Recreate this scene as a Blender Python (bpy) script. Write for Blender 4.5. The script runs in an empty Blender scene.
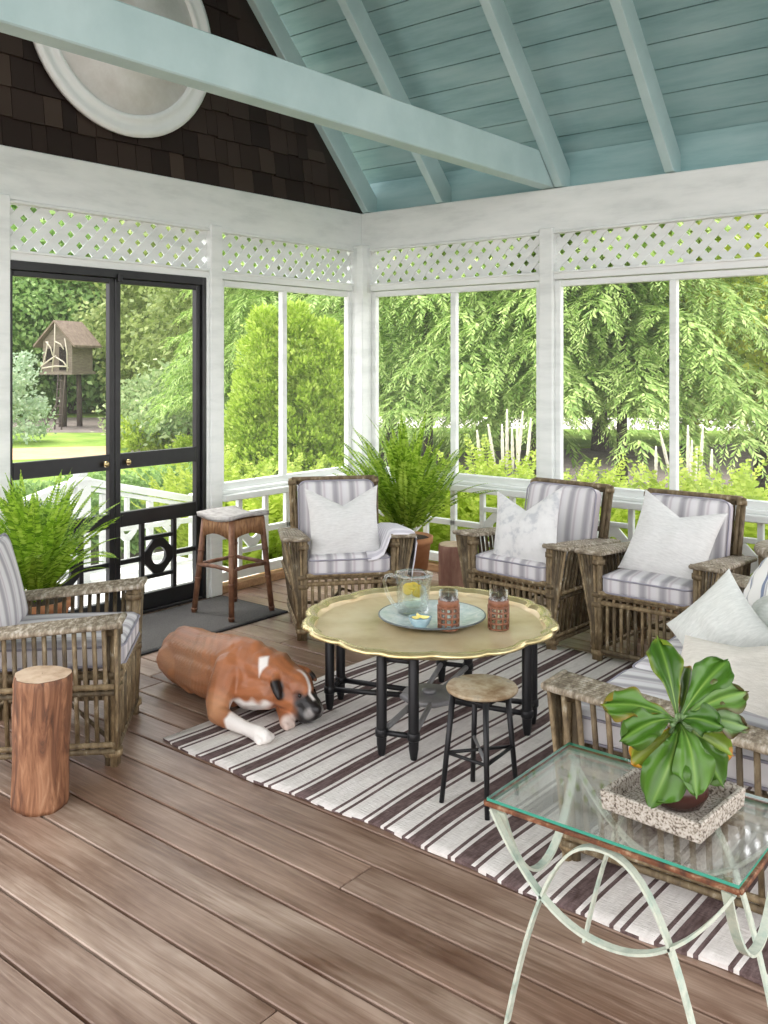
import bpy, bmesh, math, random
import numpy as np
from mathutils import Vector, Matrix
random.seed(7); RNG = np.random.default_rng(11)
PI = math.pi
SC = bpy.context.scene
COL = SC.collection

# ------------------------------------------------------------------ camera frame (room axes: back wall y=0, left wall x=0)
FPX, HOR, CX = 927.0, 362.0, 384.0
CAM = Vector((4.58, -5.375, 1.5)); FWD = Vector((-.6295, .777, 0)); RGT = Vector((.777, .6295, 0)); UPV = Vector((0, 0, 1))
def at(px, py, D): return CAM + (FWD + RGT*((px-CX)/FPX) - UPV*((py-HOR)/FPX))*D
def fp(px, py, z=0):
    return at(px, py, (CAM.z-z)*FPX/(py-HOR))

# ------------------------------------------------------------------ mesh helpers
def V(*a): return Vector(a)
class MB:
    def __init__(s): s.v = []; s.f = []; s.mi = []; s.sm = []
    def add(s, vs, fs, smooth=False, mi=0):
        o = len(s.v); s.v += [tuple(v) for v in vs]
        for f in fs: s.f.append([i+o for i in f]); s.mi.append(mi); s.sm.append(smooth)
    def box(s, c, sz, M=None, mi=0):
        vs = [Vector((c[0]+sz[0]*.5*x, c[1]+sz[1]*.5*y, c[2]+sz[2]*.5*z)) for x in (-1,1) for y in (-1,1) for z in (-1,1)]
        if M: vs = [M @ v for v in vs]
        s.add(vs, [(0,1,3,2),(4,6,7,5),(0,4,5,1),(2,3,7,6),(0,2,6,4),(1,5,7,3)], False, mi); return s
    def span(s, a, b, mi=0):
        return s.box([(a[i]+b[i])/2 for i in range(3)], [abs(a[i]-b[i]) for i in range(3)], None, mi)
    def bar(s, p, q, w, h, up=(0,0,1), mi=0):
        p = Vector(p); q = Vector(q); d = (q-p); L = d.length; d.normalize(); u = Vector(up)
        sd = d.cross(u)
        if sd.length < 1e-4: sd = d.cross(Vector((1,0,0)))
        sd.normalize(); u = sd.cross(d)
        M = Matrix((( d.x, sd.x, u.x, (p.x+q.x)/2),(d.y, sd.y, u.y, (p.y+q.y)/2),(d.z, sd.z, u.z, (p.z+q.z)/2),(0,0,0,1)))
        return s.box((0,0,0), (L, w, h), M, mi)
    def tube(s, pts, r, n=8, caps=True, closed=False, mi=0, flat=1.0):
        P = [Vector(p) for p in pts]; m = len(P)
        R = r if hasattr(r, '__len__') else [r]*m
        T = []
        for i in range(m):
            a = P[(i-1) % m] if (closed or i > 0) else P[i]; b = P[(i+1) % m] if (closed or i < m-1) else P[i]
            t = (b-a); t = t.normalized() if t.length > 1e-9 else Vector((0,0,1)); T.append(t)
        u = T[0].orthogonal().normalized(); rings = []
        for i in range(m):
            u = (u - T[i]*u.dot(T[i])); u = u.normalized() if u.length > 1e-6 else T[i].orthogonal().normalized()
            w = T[i].cross(u)
            rings.append([P[i] + (u*math.cos(2*PI*k/n) + w*math.sin(2*PI*k/n)*flat)*R[i] for k in range(n)])
        vs = [v for rg in rings for v in rg]; fs = []
        for i in range(m if closed else m-1):
            a = i*n; b = ((i+1) % m)*n
            for k in range(n): fs.append((a+k, a+(k+1)%n, b+(k+1)%n, b+k))
        s.add(vs, fs, True, mi)
        if caps and not closed:
            o = len(s.v)-len(vs)
            s.f.append([o+k for k in range(n)][::-1]); s.mi.append(mi); s.sm.append(False)
            s.f.append([o+(m-1)*n+k for k in range(n)]); s.mi.append(mi); s.sm.append(False)
        return s
    def lathe(s, prof, n=32, c=(0,0,0), rfun=None, mi=0, smooth=True):
        vs = []; fs = []; m = len(prof)
        for (r, z) in prof:
            for k in range(n):
                a = 2*PI*k/n; rr = r*(rfun(a, z) if rfun else 1)
                vs.append((c[0]+rr*math.cos(a), c[1]+rr*math.sin(a), c[2]+z))
        for i in range(m-1):
            for k in range(n): fs.append((i*n+k, i*n+(k+1)%n, (i+1)*n+(k+1)%n, (i+1)*n+k))
        if 1e-5 < prof[0][0] < .03: fs.append(tuple(range(n))[::-1])
        if 1e-5 < prof[-1][0] < .03: fs.append(tuple((m-1)*n+k for k in range(n)))
        s.add(vs, fs, smooth, mi); return s
    def grid(s, P, smooth=True, mi=0, wrap=False):
        nu = len(P); nv = len(P[0]); vs = [p for row in P for p in row]; fs = []
        for i in range(nu-1):
            for j in range(nv-1 if not wrap else nv):
                fs.append((i*nv+j, i*nv+(j+1)%nv, (i+1)*nv+(j+1)%nv, (i+1)*nv+j))
        s.add(vs, fs, smooth, mi); return s
    def ngon_prism(s, outer, inner, t, frame, mi=0):
        """ring plate: outer and inner loops of equal count in the (u,v) plane, thickness t along w; frame=(origin,u,v,w)"""
        O, u, v, w = [Vector(x) for x in frame]; n = len(outer)
        def q(p, k): return O + u*p[0] + v*p[1] + w*(t*.5*k)
        vs = [q(p,-1) for p in outer]+[q(p,-1) for p in inner]+[q(p,1) for p in outer]+[q(p,1) for p in inner]; fs = []
        for k in range(n):
            j = (k+1) % n
            fs += [(k, j, n+j, n+k), (2*n+k, 3*n+k, 3*n+j, 2*n+j), (k, 2*n+k, 2*n+j, j), (n+k, n+j, 3*n+j, 3*n+k)]
        s.add(vs, fs, False, mi); return s
    def build(s, name, mats, parent=None, bevel=0, loc=None, fix=True, seg=1):
        me = bpy.data.meshes.new(name); me.from_pydata(s.v, [], s.f)
        me.polygons.foreach_set('material_index', s.mi); me.polygons.foreach_set('use_smooth', s.sm)
        for m in (mats if isinstance(mats, (list, tuple)) else [mats]): me.materials.append(m)
        if fix:
            bm = bmesh.new(); bm.from_mesh(me); bmesh.ops.recalc_face_normals(bm, faces=bm.faces)
            if bevel:
                es = [e for e in bm.edges if len(e.link_faces) == 2 and e.calc_face_angle(0) > .6]
                bmesh.ops.bevel(bm, geom=es, offset=bevel, segments=seg, affect='EDGES', clamp_overlap=True, profile=.6)
            bm.to_mesh(me); bm.free()
        me.update()
        o = bpy.data.objects.new(name, me); COL.objects.link(o)
        if parent: o.parent = parent
        if loc is not None: o.location = loc
        return o
def tag(o, label=None, cat=None, group=None, kind=None):
    if label: o['label'] = label
    if cat: o['category'] = cat
    if group: o['group'] = group
    if kind: o['kind'] = kind
    return o
def thing(name, label, cat, loc=(0,0,0), rz=0, group=None):
    o = bpy.data.objects.new(name, None); COL.objects.link(o); o.empty_display_size = .1
    o.location = loc; o.rotation_euler = (0,0,rz); return tag(o, label, cat, group)
def setting(name):
    o = bpy.data.objects.new(name, None); COL.objects.link(o); o['kind'] = 'structure'; return o
def dup(root, loc=None, rz=None, label=None, group=None, scale=None):
    def rec(o, par):
        c = o.copy(); COL.objects.link(c); c.parent = par
        for ch in o.children: rec(ch, c)
        return c
    r = rec(root, None)
    if loc is not None: r.location = loc
    if rz is not None: r.rotation_euler = (0,0,rz)
    if scale is not None: r.scale = scale if hasattr(scale, '__len__') else (scale,)*3
    if label: r['label'] = label
    if group: r['group'] = group
    return r

# ------------------------------------------------------------------ materials
def lin(c): return tuple(((x/255)/12.92 if x/255 <= .04045 else ((x/255+.055)/1.055)**2.4) for x in c)
def rgb(r, g, b): return (*lin((r, g, b)), 1)
def nmat(name):
    m = bpy.data.materials.new(name); m.use_nodes = True; nt = m.node_tree; return m, nt, nt.nodes['Principled BSDF']
def noisy(name, cols, scale=(8,8,8), rough=.6, detail=6, bump=0, pos=None, metal=0, spec=.5, bscale=None, coords='Object', distort=0, bdist=.01):
    m, nt, b = nmat(name); N = nt.nodes; L = nt.links
    tc = N.new('ShaderNodeTexCoord'); mp = N.new('ShaderNodeMapping'); mp.inputs['Scale'].default_value = scale
    L.new(tc.outputs[coords], mp.inputs[0])
    nz = N.new('ShaderNodeTexNoise'); nz.inputs['Scale'].default_value = 1; nz.inputs['Detail'].default_value = detail; nz.inputs['Roughness'].default_value = .62
    nz.inputs['Distortion'].default_value = distort
    L.new(mp.outputs[0], nz.inputs['Vector'])
    cr = N.new('ShaderNodeValToRGB'); el = cr.color_ramp.elements
    k = len(cols); pos = pos or [.3+.4*i/max(1,k-1) for i in range(k)]
    while len(el) < k: el.new(.5)
    for i in range(k): el[i].position = pos[i]; el[i].color = rgb(*cols[i])
    L.new(nz.outputs['Fac'], cr.inputs[0]); L.new(cr.outputs[0], b.inputs['Base Color'])
    b.inputs['Roughness'].default_value = rough; b.inputs['Metallic'].default_value = metal; b.inputs['Specular IOR Level'].default_value = spec
    if bump:
        n2 = N.new('ShaderNodeTexNoise'); n2.inputs['Scale'].default_value = 1; n2.inputs['Detail'].default_value = 4
        mp2 = N.new('ShaderNodeMapping'); mp2.inputs['Scale'].default_value = bscale or scale
        L.new(tc.outputs[coords], mp2.inputs[0]); L.new(mp2.outputs[0], n2.inputs['Vector'])
        bp = N.new('ShaderNodeBump'); bp.inputs['Strength'].default_value = bump; bp.inputs['Distance'].default_value = bdist
        L.new(n2.outputs['Fac'], bp.inputs['Height']); L.new(bp.outputs[0], b.inputs['Normal'])
    return m
def plain(name, c, rough=.5, metal=0, spec=.5):
    m, nt, b = nmat(name); b.inputs['Base Color'].default_value = rgb(*c); b.inputs['Roughness'].default_value = rough
    b.inputs['Metallic'].default_value = metal; b.inputs['Specular IOR Level'].default_value = spec; return m
def leafmat(name, cols, trans=.35, rough=.5, spec=.3):
    m, nt, b = nmat(name); N = nt.nodes; L = nt.links
    g = N.new('ShaderNodeNewGeometry'); cr = N.new('ShaderNodeValToRGB'); el = cr.color_ramp.elements
    k = len(cols)
    while len(el) < k: el.new(.5)
    for i in range(k): el[i].position = i/max(1,k-1); el[i].color = rgb(*cols[i])
    L.new(g.outputs['Random Per Island'], cr.inputs[0]); L.new(cr.outputs[0], b.inputs['Base Color'])
    b.inputs['Roughness'].default_value = rough; b.inputs['Specular IOR Level'].default_value = spec
    t = N.new('ShaderNodeBsdfTranslucent'); L.new(cr.outputs[0], t.inputs[0]); mx = N.new('ShaderNodeMixShader'); mx.inputs[0].default_value = trans
    out = N['Material Output']; L.new(b.outputs[0], mx.inputs[1]); L.new(t.outputs[0], mx.inputs[2]); L.new(mx.outputs[0], out.inputs[0]); return m
def glassmat(name, tint=(1,1,1), gloss=.12, rough=.02):
    m = bpy.data.materials.new(name); m.use_nodes = True; nt = m.node_tree; N = nt.nodes; L = nt.links; N.remove(N['Principled BSDF'])
    t = N.new('ShaderNodeBsdfTransparent'); t.inputs[0].default_value = (*tint, 1); g = N.new('ShaderNodeBsdfGlossy'); g.inputs['Roughness'].default_value = rough
    g.inputs[0].default_value = (1,1,1,1)
    fr = N.new('ShaderNodeLayerWeight'); fr.inputs[0].default_value = .35; ma = N.new('ShaderNodeMath'); ma.operation = 'MULTIPLY_ADD'
    ma.inputs[1].default_value = .55; ma.inputs[2].default_value = gloss; L.new(fr.outputs['Fresnel'], ma.inputs[0])
    mx = N.new('ShaderNodeMixShader'); L.new(ma.outputs[0], mx.inputs[0]); L.new(t.outputs[0], mx.inputs[1]); L.new(g.outputs[0], mx.inputs[2])
    L.new(mx.outputs[0], N['Material Output'].inputs[0]); return m
def stripes(name, base, cols, period, axis=0, rough=.9, seq=None, soft=.02, bump=.15):
    """woven cloth with stripes across one object axis"""
    m, nt, b = nmat(name); N = nt.nodes; L = nt.links
    tc = N.new('ShaderNodeTexCoord'); sp = N.new('ShaderNodeSeparateXYZ'); L.new(tc.outputs['Object'], sp.inputs[0])
    a = N.new('ShaderNodeMath'); a.operation = 'MULTIPLY_ADD'; a.inputs[1].default_value = 1/period; a.inputs[2].default_value = 50.5; L.new(sp.outputs[axis], a.inputs[0])
    fr = N.new('ShaderNodeMath'); fr.operation = 'FRACT'; L.new(a.outputs[0], fr.inputs[0])
    cr = N.new('ShaderNodeValToRGB'); el = cr.color_ramp.elements; seq = seq or []
    while len(el) < len(seq): el.new(.5)
    for i, (p, c) in enumerate(seq): el[i].position = p; el[i].color = rgb(*c)
    L.new(fr.outputs[0], cr.inputs[0]); L.new(cr.outputs[0], b.inputs['Base Color'])
    b.inputs['Roughness'].default_value = rough; b.inputs['Specular IOR Level'].default_value = .15
    nz = N.new('ShaderNodeTexNoise'); nz.inputs['Scale'].default_value = 160; L.new(tc.outputs['Object'], nz.inputs['Vector'])
    bp = N.new('ShaderNodeBump'); bp.inputs['Strength'].default_value = bump; bp.inputs['Distance'].default_value = .004
    L.new(nz.outputs['Fac'], bp.inputs['Height']); L.new(bp.outputs[0], b.inputs['Normal']); return m
def attrmat(name, attr, rough=.5, spec=.4, trans=0, bump=0, bscale=80):
    m, nt, b = nmat(name); N = nt.nodes; L = nt.links; a = N.new('ShaderNodeAttribute'); a.attribute_name = attr
    L.new(a.outputs['Color'], b.inputs['Base Color']); b.inputs['Roughness'].default_value = rough; b.inputs['Specular IOR Level'].default_value = spec
    if bump:
        tc = N.new('ShaderNodeTexCoord'); nz = N.new('ShaderNodeTexNoise'); nz.inputs['Scale'].default_value = bscale; L.new(tc.outputs['Object'], nz.inputs['Vector'])
        bp = N.new('ShaderNodeBump'); bp.inputs['Strength'].default_value = bump; bp.inputs['Distance'].default_value = .006; L.new(nz.outputs['Fac'], bp.inputs['Height']); L.new(bp.outputs[0], b.inputs['Normal'])
    if trans:
        t = N.new('ShaderNodeBsdfTranslucent'); L.new(a.outputs['Color'], t.inputs[0]); mx = N.new('ShaderNodeMixShader'); mx.inputs[0].default_value = trans
        L.new(b.outputs[0], mx.inputs[1]); L.new(t.outputs[0], mx.inputs[2]); L.new(mx.outputs[0], N['Material Output'].inputs[0])
    return m
def floormat():
    m, nt, b = nmat('deck_boards'); N = nt.nodes; L = nt.links
    tc = N.new('ShaderNodeTexCoord'); g = N.new('ShaderNodeNewGeometry')
    def mp(sc):
        q = N.new('ShaderNodeMapping'); q.inputs['Scale'].default_value = sc; L.new(tc.outputs['Object'], q.inputs[0]); return q
    ad = N.new('ShaderNodeVectorMath'); ad.operation = 'SCALE'; cmb = N.new('ShaderNodeCombineXYZ')
    mu = N.new('ShaderNodeMath'); mu.operation = 'MULTIPLY'; mu.inputs[1].default_value = 37; L.new(g.outputs['Random Per Island'], mu.inputs[0]); L.new(mu.outputs[0], cmb.inputs[0]); L.new(mu.outputs[0], cmb.inputs[2])
    def nz(sc, detail, dist=0):
        q = mp(sc); av = N.new('ShaderNodeVectorMath'); L.new(q.outputs[0], av.inputs[0]); L.new(cmb.outputs[0], av.inputs[1])
        n = N.new('ShaderNodeTexNoise'); n.inputs['Scale'].default_value = 1; n.inputs['Detail'].default_value = detail; n.inputs['Roughness'].default_value = .65; n.inputs['Distortion'].default_value = dist
        L.new(av.outputs[0], n.inputs['Vector']); return n
    grain = nz((2.2, 60, 20), 6, .6); patch = nz((1.6, 5, 3), 4, .3)
    r1 = N.new('ShaderNodeValToRGB'); e = r1.color_ramp.elements; e[0].position = .33; e[0].color = rgb(150,126,108); e[1].position = .66; e[1].color = rgb(200,182,166)
    q = e.new(.5); q.color = rgb(178,157,140); L.new(grain.outputs['Fac'], r1.inputs[0])
    r2 = N.new('ShaderNodeValToRGB'); e = r2.color_ramp.elements; e[0].position = .3; e[0].color = rgb(150,126,110); e[1].position = .7; e[1].color = (1,1,1,1); L.new(patch.outputs['Fac'], r2.inputs[0])
    r3 = N.new('ShaderNodeValToRGB'); e = r3.color_ramp.elements; e[0].color = rgb(214,196,186); e[1].color = (1,1,1,1); L.new(g.outputs['Random Per Island'], r3.inputs[0])
    m1 = N.new('ShaderNodeMix'); m1.data_type = 'RGBA'; m1.blend_type = 'MULTIPLY'; m1.inputs[0].default_value = 1; L.new(r1.outputs[0], m1.inputs[6]); L.new(r2.outputs[0], m1.inputs[7])
    m2 = N.new('ShaderNodeMix'); m2.data_type = 'RGBA'; m2.blend_type = 'MULTIPLY'; m2.inputs[0].default_value = 1; L.new(m1.outputs[2], m2.inputs[6]); L.new(r3.outputs[0], m2.inputs[7])
    L.new(m2.outputs[2], b.inputs['Base Color'])
    rr = N.new('ShaderNodeMapRange'); rr.inputs[3].default_value = .24; rr.inputs[4].default_value = .46; L.new(grain.outputs['Fac'], rr.inputs[0]); L.new(rr.outputs[0], b.inputs['Roughness'])
    bp = N.new('ShaderNodeBump'); bp.inputs['Strength'].default_value = .35; bp.inputs['Distance'].default_value = .004; L.new(grain.outputs['Fac'], bp.inputs['Height']); L.new(bp.outputs[0], b.inputs['Normal'])
    return m

M = {}
M['white'] = noisy('white_paint', [(214,219,216),(232,236,233),(240,243,240)], (2,2,9), .45, bump=.05, bscale=(6,6,40))
M['whitebase'] = noisy('worn_white_paint', [(206,204,196),(234,234,230)], (5,5,5), .5)
M['teal'] = noisy('pale_teal_paint', [(172,199,199),(190,214,214)], (3,3,3), .5)
M['teal_deck'] = noisy('teal_board_paint', [(128,166,168),(152,187,188),(168,198,198)], (1.2,8,8), .5)
M['black'] = noisy('black_door_paint', [(20,21,23),(34,35,37)], (9,9,9), .35)
M['shingle'] = leafmat('dark_shingle', [(36,28,25),(48,38,33),(60,49,43),(42,33,29),(72,60,52)], trans=0, rough=.85)
M['floor'] = floormat()
M['joist'] = plain('gap_dark', (34,24,20), .9)
M['kick'] = noisy('bare_wood_strip', [(150,112,78),(196,158,120)], (4,40,40), .6)
M['landing'] = noisy('pale_grey_landing', [(222,222,220),(238,238,236)], (3,12,3), .6)
M['wicker'] = noisy('weathered_wicker', [(72,58,40),(116,98,70),(144,126,94),(206,196,174)], (38,38,16), .65, pos=[.28,.44,.6,.72], bump=.4, bscale=(90,90,60))
def island_tone(m, lo, hi):
    nt = m.node_tree; N = nt.nodes; L = nt.links; b = N['Principled BSDF']; src = b.inputs['Base Color'].links[0].from_socket
    g = N.new('ShaderNodeNewGeometry'); mr = N.new('ShaderNodeMapRange'); mr.inputs[3].default_value = lo; mr.inputs[4].default_value = hi; L.new(g.outputs['Random Per Island'], mr.inputs[0])
    mx = N.new('ShaderNodeVectorMath'); mx.operation = 'SCALE'; L.new(src, mx.inputs[0]); L.new(mr.outputs[0], mx.inputs['Scale']); L.new(mx.outputs[0], b.inputs['Base Color'])
island_tone(M['wicker'], .34, 1.15)
M['wicker_top'] = noisy('peeling_wicker_top', [(84,72,56),(140,128,108),(202,194,180)], (26,60,26), .6, bump=.14, bscale=(140,60,80))
M['cushion'] = stripes('ticking_stripe_cloth', None, None, .100, 0, seq=[(0,(216,214,216)),(.16,(214,212,212)),(.30,(172,169,173)),(.44,(160,157,162)),(.56,(180,177,181)),(.64,(208,205,206)),(.76,(190,182,187)),(.84,(212,210,212)),(1,(216,214,216))])
M['cushion_side'] = stripes('ticking_stripe_cloth_side', None, None, .100, 0, seq=[(0,(216,214,216)),(.16,(214,212,212)),(.30,(172,169,173)),(.44,(160,157,162)),(.56,(180,177,181)),(.64,(208,205,206)),(.76,(190,182,187)),(.84,(212,210,212)),(1,(216,214,216))])
M['piping'] = plain('cord_piping', (150,148,158), .9, spec=.1)
M['linen'] = noisy('white_linen', [(204,204,202),(222,222,220)], (30,140,30), .95, bump=.3, bscale=(220,220,220), spec=.1, bdist=.004)
M['linen_grey'] = noisy('pale_grey_linen', [(198,201,196),(220,222,217)], (30,140,30), .95, bump=.3, bscale=(220,220,220), spec=.1, bdist=.004)
M['linen_beige'] = noisy('oatmeal_linen', [(208,202,192),(226,221,212)], (30,140,30), .95, bump=.3, bscale=(220,220,220), spec=.1, bdist=.004)
M['pattern'] = noisy('faded_print_linen', [(190,192,195),(216,216,215),(224,224,223)], (14,14,14), .95, bump=.2, bscale=(220,220,220), spec=.1, pos=[.36,.48,.7], bdist=.004)
M['bluestripe'] = stripes('blue_stripe_linen', None, None, .11, 0, seq=[(0,(236,235,232)),(.42,(236,235,232)),(.46,(132,142,166)),(.62,(132,142,166)),(.66,(232,231,229)),(.74,(170,170,176)),(.78,(236,235,232)),(1,(236,235,232))])
M['throw'] = stripes('grey_throw_cloth', None, None, .05, 1, seq=[(0,(226,224,228)),(.45,(222,220,225)),(.55,(196,194,202)),(.8,(200,198,206)),(1,(226,224,228))])
M['brass'] = noisy('aged_brass', [(206,182,136),(222,202,162),(230,214,180)], (6,6,6), .36, metal=.3, bump=.04, bscale=(30,30,30))
M['brass_rim'] = noisy('polished_brass_rim', [(196,176,120),(228,212,164)], (12,12,12), .25, metal=.7)
M['iron'] = plain('black_iron', (28,28,30), .42, .3)
M['steel'] = noisy('grey_worn_steel', [(120,120,122),(150,150,150)], (12,12,12), .45, metal=.4)
M['rust_top'] = noisy('rust_patina_top', [(120,88,56),(150,128,98),(178,162,136),(120,118,112)], (12,12,12), .55, metal=.2, detail=8, pos=[.32,.44,.56,.68])
M['rust'] = noisy('rusty_iron', [(70,40,26),(120,74,46),(176,150,120)], (40,40,40), .75, pos=[.35,.55,.72], bump=.4, bscale=(120,120,120))
M['patina'] = noisy('verdigris_paint', [(150,166,152),(196,202,186),(168,186,172),(134,112,86)], (16,16,16), .6, pos=[.3,.48,.62,.78])
M['glass'] = glassmat('clear_glass', (.965,.985,.975), .05)
M['glass_edge'] = plain('green_glass_edge', (66,150,128), .1)
M['tumbler'] = glassmat('tumbler_glass', (.95,.97,.97), .06)
M['water'] = glassmat('lemon_water', (.93,.96,.9), .02)
M['screen'] = None
M['terrazzo'] = noisy('speckled_stone', [(84,72,62),(150,140,126),(186,178,166),(200,194,184)], (170,170,170), .8, detail=2, pos=[.36,.44,.54,.7])
M['brown_pot'] = plain('brown_glazed_pot', (70,44,38), .18)
M['soil'] = noisy('soil', [(40,30,22),(70,54,40)], (60,60,60), .95)
M['terracotta'] = noisy('terracotta', [(176,116,76),(204,150,108)], (9,9,9), .8)
M['log'] = noisy('stripped_log', [(66,42,30),(116,76,52),(150,106,76),(192,152,120)], (26,26,4.5), .6, pos=[.3,.45,.58,.72], bump=.6, bscale=(24,24,5), distort=1.2)
M['log_red'] = noisy('reddish_log', [(124,84,72),(160,116,100),(186,146,128)], (16,16,4), .7, bump=.5, bscale=(30,30,6))
M['log_top'] = noisy('sawn_log_top', [(176,146,118),(206,180,152),(220,200,176)], (14,14,14), .65)
M['stool_leg'] = noisy('brown_cane', [(84,54,40),(120,82,60),(150,112,84)], (24,24,14), .5)
M['stool_wicker'] = noisy('brown_wicker', [(106,72,48),(150,110,74),(176,138,98)], (60,60,14), .6, bump=.6, bscale=(160,160,30))
M['stool_top'] = noisy('grey_stool_top', [(140,136,132),(172,169,166),(188,186,183)], (26,26,26), .7)
M['mat'] = noisy('charcoal_bristle', [(66,65,64),(116,114,112)], (240,240,240), .95, bump=1, bscale=(260,260,260))
M['mat_edge'] = plain('black_rubber', (34,34,36), .8)
M['wool'] = noisy('ivory_wool', [(214,208,202),(236,231,226)], (60,14,60), .95, bump=.7, bscale=(40,220,40), spec=.1)
M['wool_brown'] = noisy('brown_wool', [(80,64,62),(124,106,104)], (80,20,80), .95, bump=.7, bscale=(40,220,40), spec=.1)
M['platter'] = noisy('pale_marbled_glaze', [(178,200,202),(216,226,226),(236,240,238)], (14,14,14), .2, distort=1.5)
M['platter_rim'] = plain('dark_glaze_edge', (92,100,104), .3)
M['bowl'] = noisy('blue_grey_glaze', [(124,156,170),(180,204,208)], (20,20,20), .25)
M['lemon'] = plain('lemon_peel', (240,206,52), .45)
M['lemon_flesh'] = noisy('lemon_flesh', [(240,218,96),(250,240,170)], (60,60,60), .35)
M['cane'] = noisy('copper_cane', [(112,70,50),(156,106,80)], (60,60,60), .5)
M['brassknob'] = plain('brass_knob', (196,176,130), .25, .9)
M['bark'] = noisy('bark', [(58,50,44),(96,86,76)], (6,6,2), .9)
M['grass'] = noisy('lawn_green', [(98,128,54),(126,154,70),(148,170,84)], (1.2,1.2,1.2), .95, spec=.1)
M['mulch'] = noisy('grey_mulch', [(104,96,92),(140,132,124)], (3,3,3), .95, spec=.1)
M['drive'] = noisy('pale_gravel', [(214,206,198),(232,226,220)], (2,2,2), .95)
M['sand'] = noisy('tan_path', [(186,150,108),(202,170,130)], (2,2,2), .95)
M['shack'] = noisy('grey_old_boards', [(110,98,88),(152,140,128)], (3,3,30), .85)
M['shack_roof'] = noisy('brown_shake_roof', [(112,96,84),(146,130,116)], (6,6,6), .9)
M['twig'] = plain('pale_twig', (206,196,180), .8)
M['spire'] = noisy('cream_flower', [(214,206,188),(244,240,228)], (40,40,40), .9)
M['stem'] = plain('green_stem', (120,146,70), .7)
M['fern'] = leafmat('fern_green', [(84,122,30),(126,162,44),(160,192,66),(182,208,92)], .4)
M['fern_dark'] = leafmat('fern_deep_green', [(84,122,30),(126,166,44),(160,196,62),(184,212,92)], .4)
M['hemlock'] = leafmat('hemlock_needles', [(112,146,66),(150,184,94),(186,212,124),(206,226,150)], .35)
M['olive'] = leafmat('olive_leaves', [(112,132,72),(150,168,98),(180,194,126)], .35)
M['conifer_dark'] = leafmat('dark_needles', [(58,86,48),(90,118,66),(120,146,84)], .3)
M['arbor'] = leafmat('golden_sprays', [(148,178,58),(176,204,80),(198,220,104),(212,230,126)], .35)
M['maple'] = leafmat('maple_leaves', [(128,154,56),(166,186,72),(198,208,88),(214,218,110)], .45)
M['oak'] = leafmat('oak_leaves', [(108,144,80),(142,176,102),(174,202,130)], .4)
M['lime'] = leafmat('lime_fronds', [(138,164,50),(170,192,72),(196,212,100)], .4)
M['rhodo'] = leafmat('rhododendron_leaves', [(120,146,98),(160,184,128),(190,204,156)], .35)
M['paleleaf'] = leafmat('blue_pale_leaves', [(168,192,160),(196,214,184)], .35)
def screenmat():
    m = bpy.data.materials.new('insect_screen'); m.use_nodes = True; nt = m.node_tree; N = nt.nodes; L = nt.links; N.remove(N['Principled BSDF'])
    t = N.new('ShaderNodeBsdfTransparent'); d = N.new('ShaderNodeBsdfDiffuse'); d.inputs[0].default_value = rgb(190,190,186); mx = N.new('ShaderNodeMixShader'); mx.inputs[0].default_value = .10
    L.new(t.outputs[0], mx.inputs[1]); L.new(d.outputs[0], mx.inputs[2]); L.new(mx.outputs[0], N['Material Output'].inputs[0]); return m
M['screen'] = screenmat()

# ================================================================== THE ROOM
W = M['white']
# floor: boards along X, 15.2 cm pitch
mb = MB(); y = -3.25 + .152*23; xe = 6.0
while y > -6.1:
    y0, y1 = y-.152+.0045, y-.0045
    xs = [-.02, xe] if random.random() < .45 else [-.02, random.choice([1.0, 2.9, 4.4]) + random.uniform(-.3,.3), xe]
    if y1 < .12:
        for a, b in zip(xs[:-1], xs[1:]): mb.span((a, y0, -.03), (b-.003, y1, 0))
    y -= .152
fl = mb.build('floor', M['floor'], bevel=.003); fl['kind'] = 'structure'
j = MB(); j.span((-.02, -6.1, -.12), (6, .1, -.033)); j.build('floor_joist', M['joist'], fl)

def lattice(mb, axis, a0, a1, z0, z1, off, pitch=.112, w=.046):
    """two crossed layers of diagonal slats between a0..a1 along the wall; off = depth of the layers"""
    for layer, sgn in ((0,1),(1,-1)):
        H = z1-z0; c = a0 - H - pitch
        while c < a1 + H + pitch:
            # line: a = c + sgn*(z-z0)  (45 degrees); clip a polygon band
            hw = w*.7071
            pts = []
            if sgn > 0: poly = [(c-hw, z0), (c+hw, z0), (c+hw+H, z1), (c-hw+H, z1)]
            else: poly = [(c-hw+H, z0), (c+hw+H, z0), (c+hw, z1), (c-hw, z1)]
            poly = clip(poly, a0, a1)
            if len(poly) >= 3:
                n = len(poly); d0 = off + (0 if layer == 0 else -.009); d1 = d0 - .008
                vs = []
                for d in (d0, d1):
                    for (a, z) in poly: vs.append((d, a, z) if axis == 'y' else (a, -d, z))
                fs = [tuple(range(n)), tuple(range(2*n-1, n-1, -1))] + [(k, (k+1)%n, n+(k+1)%n, n+k) for k in range(n)]
                mb.add(vs, fs)
            c += pitch
def clip(poly, a0, a1):
    for lim, keep in ((a0, 1), (a1, -1)):
        out = []
        for i in range(len(poly)):
            p, q = poly[i], poly[(i+1)%len(poly)]
            ip, iq = (p[0]-lim)*keep >= 0, (q[0]-lim)*keep >= 0
            if ip: out.append(p)
            if ip != iq:
                t = (lim-p[0])/(q[0]-p[0]); out.append((lim, p[1]+t*(q[1]-p[1])))
        poly = out
        if not poly: break
    return poly
def seg(axis, a0, a1, z0, z1, d0, d1, mb):
    """box along a wall: a = along, d = depth, positive into the room"""
    if axis == 'y': mb.span((d0, a0, z0), (d1, a1, z1))
    else: mb.span((a0, -d0, z0), (a1, -d1, z1))
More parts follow.
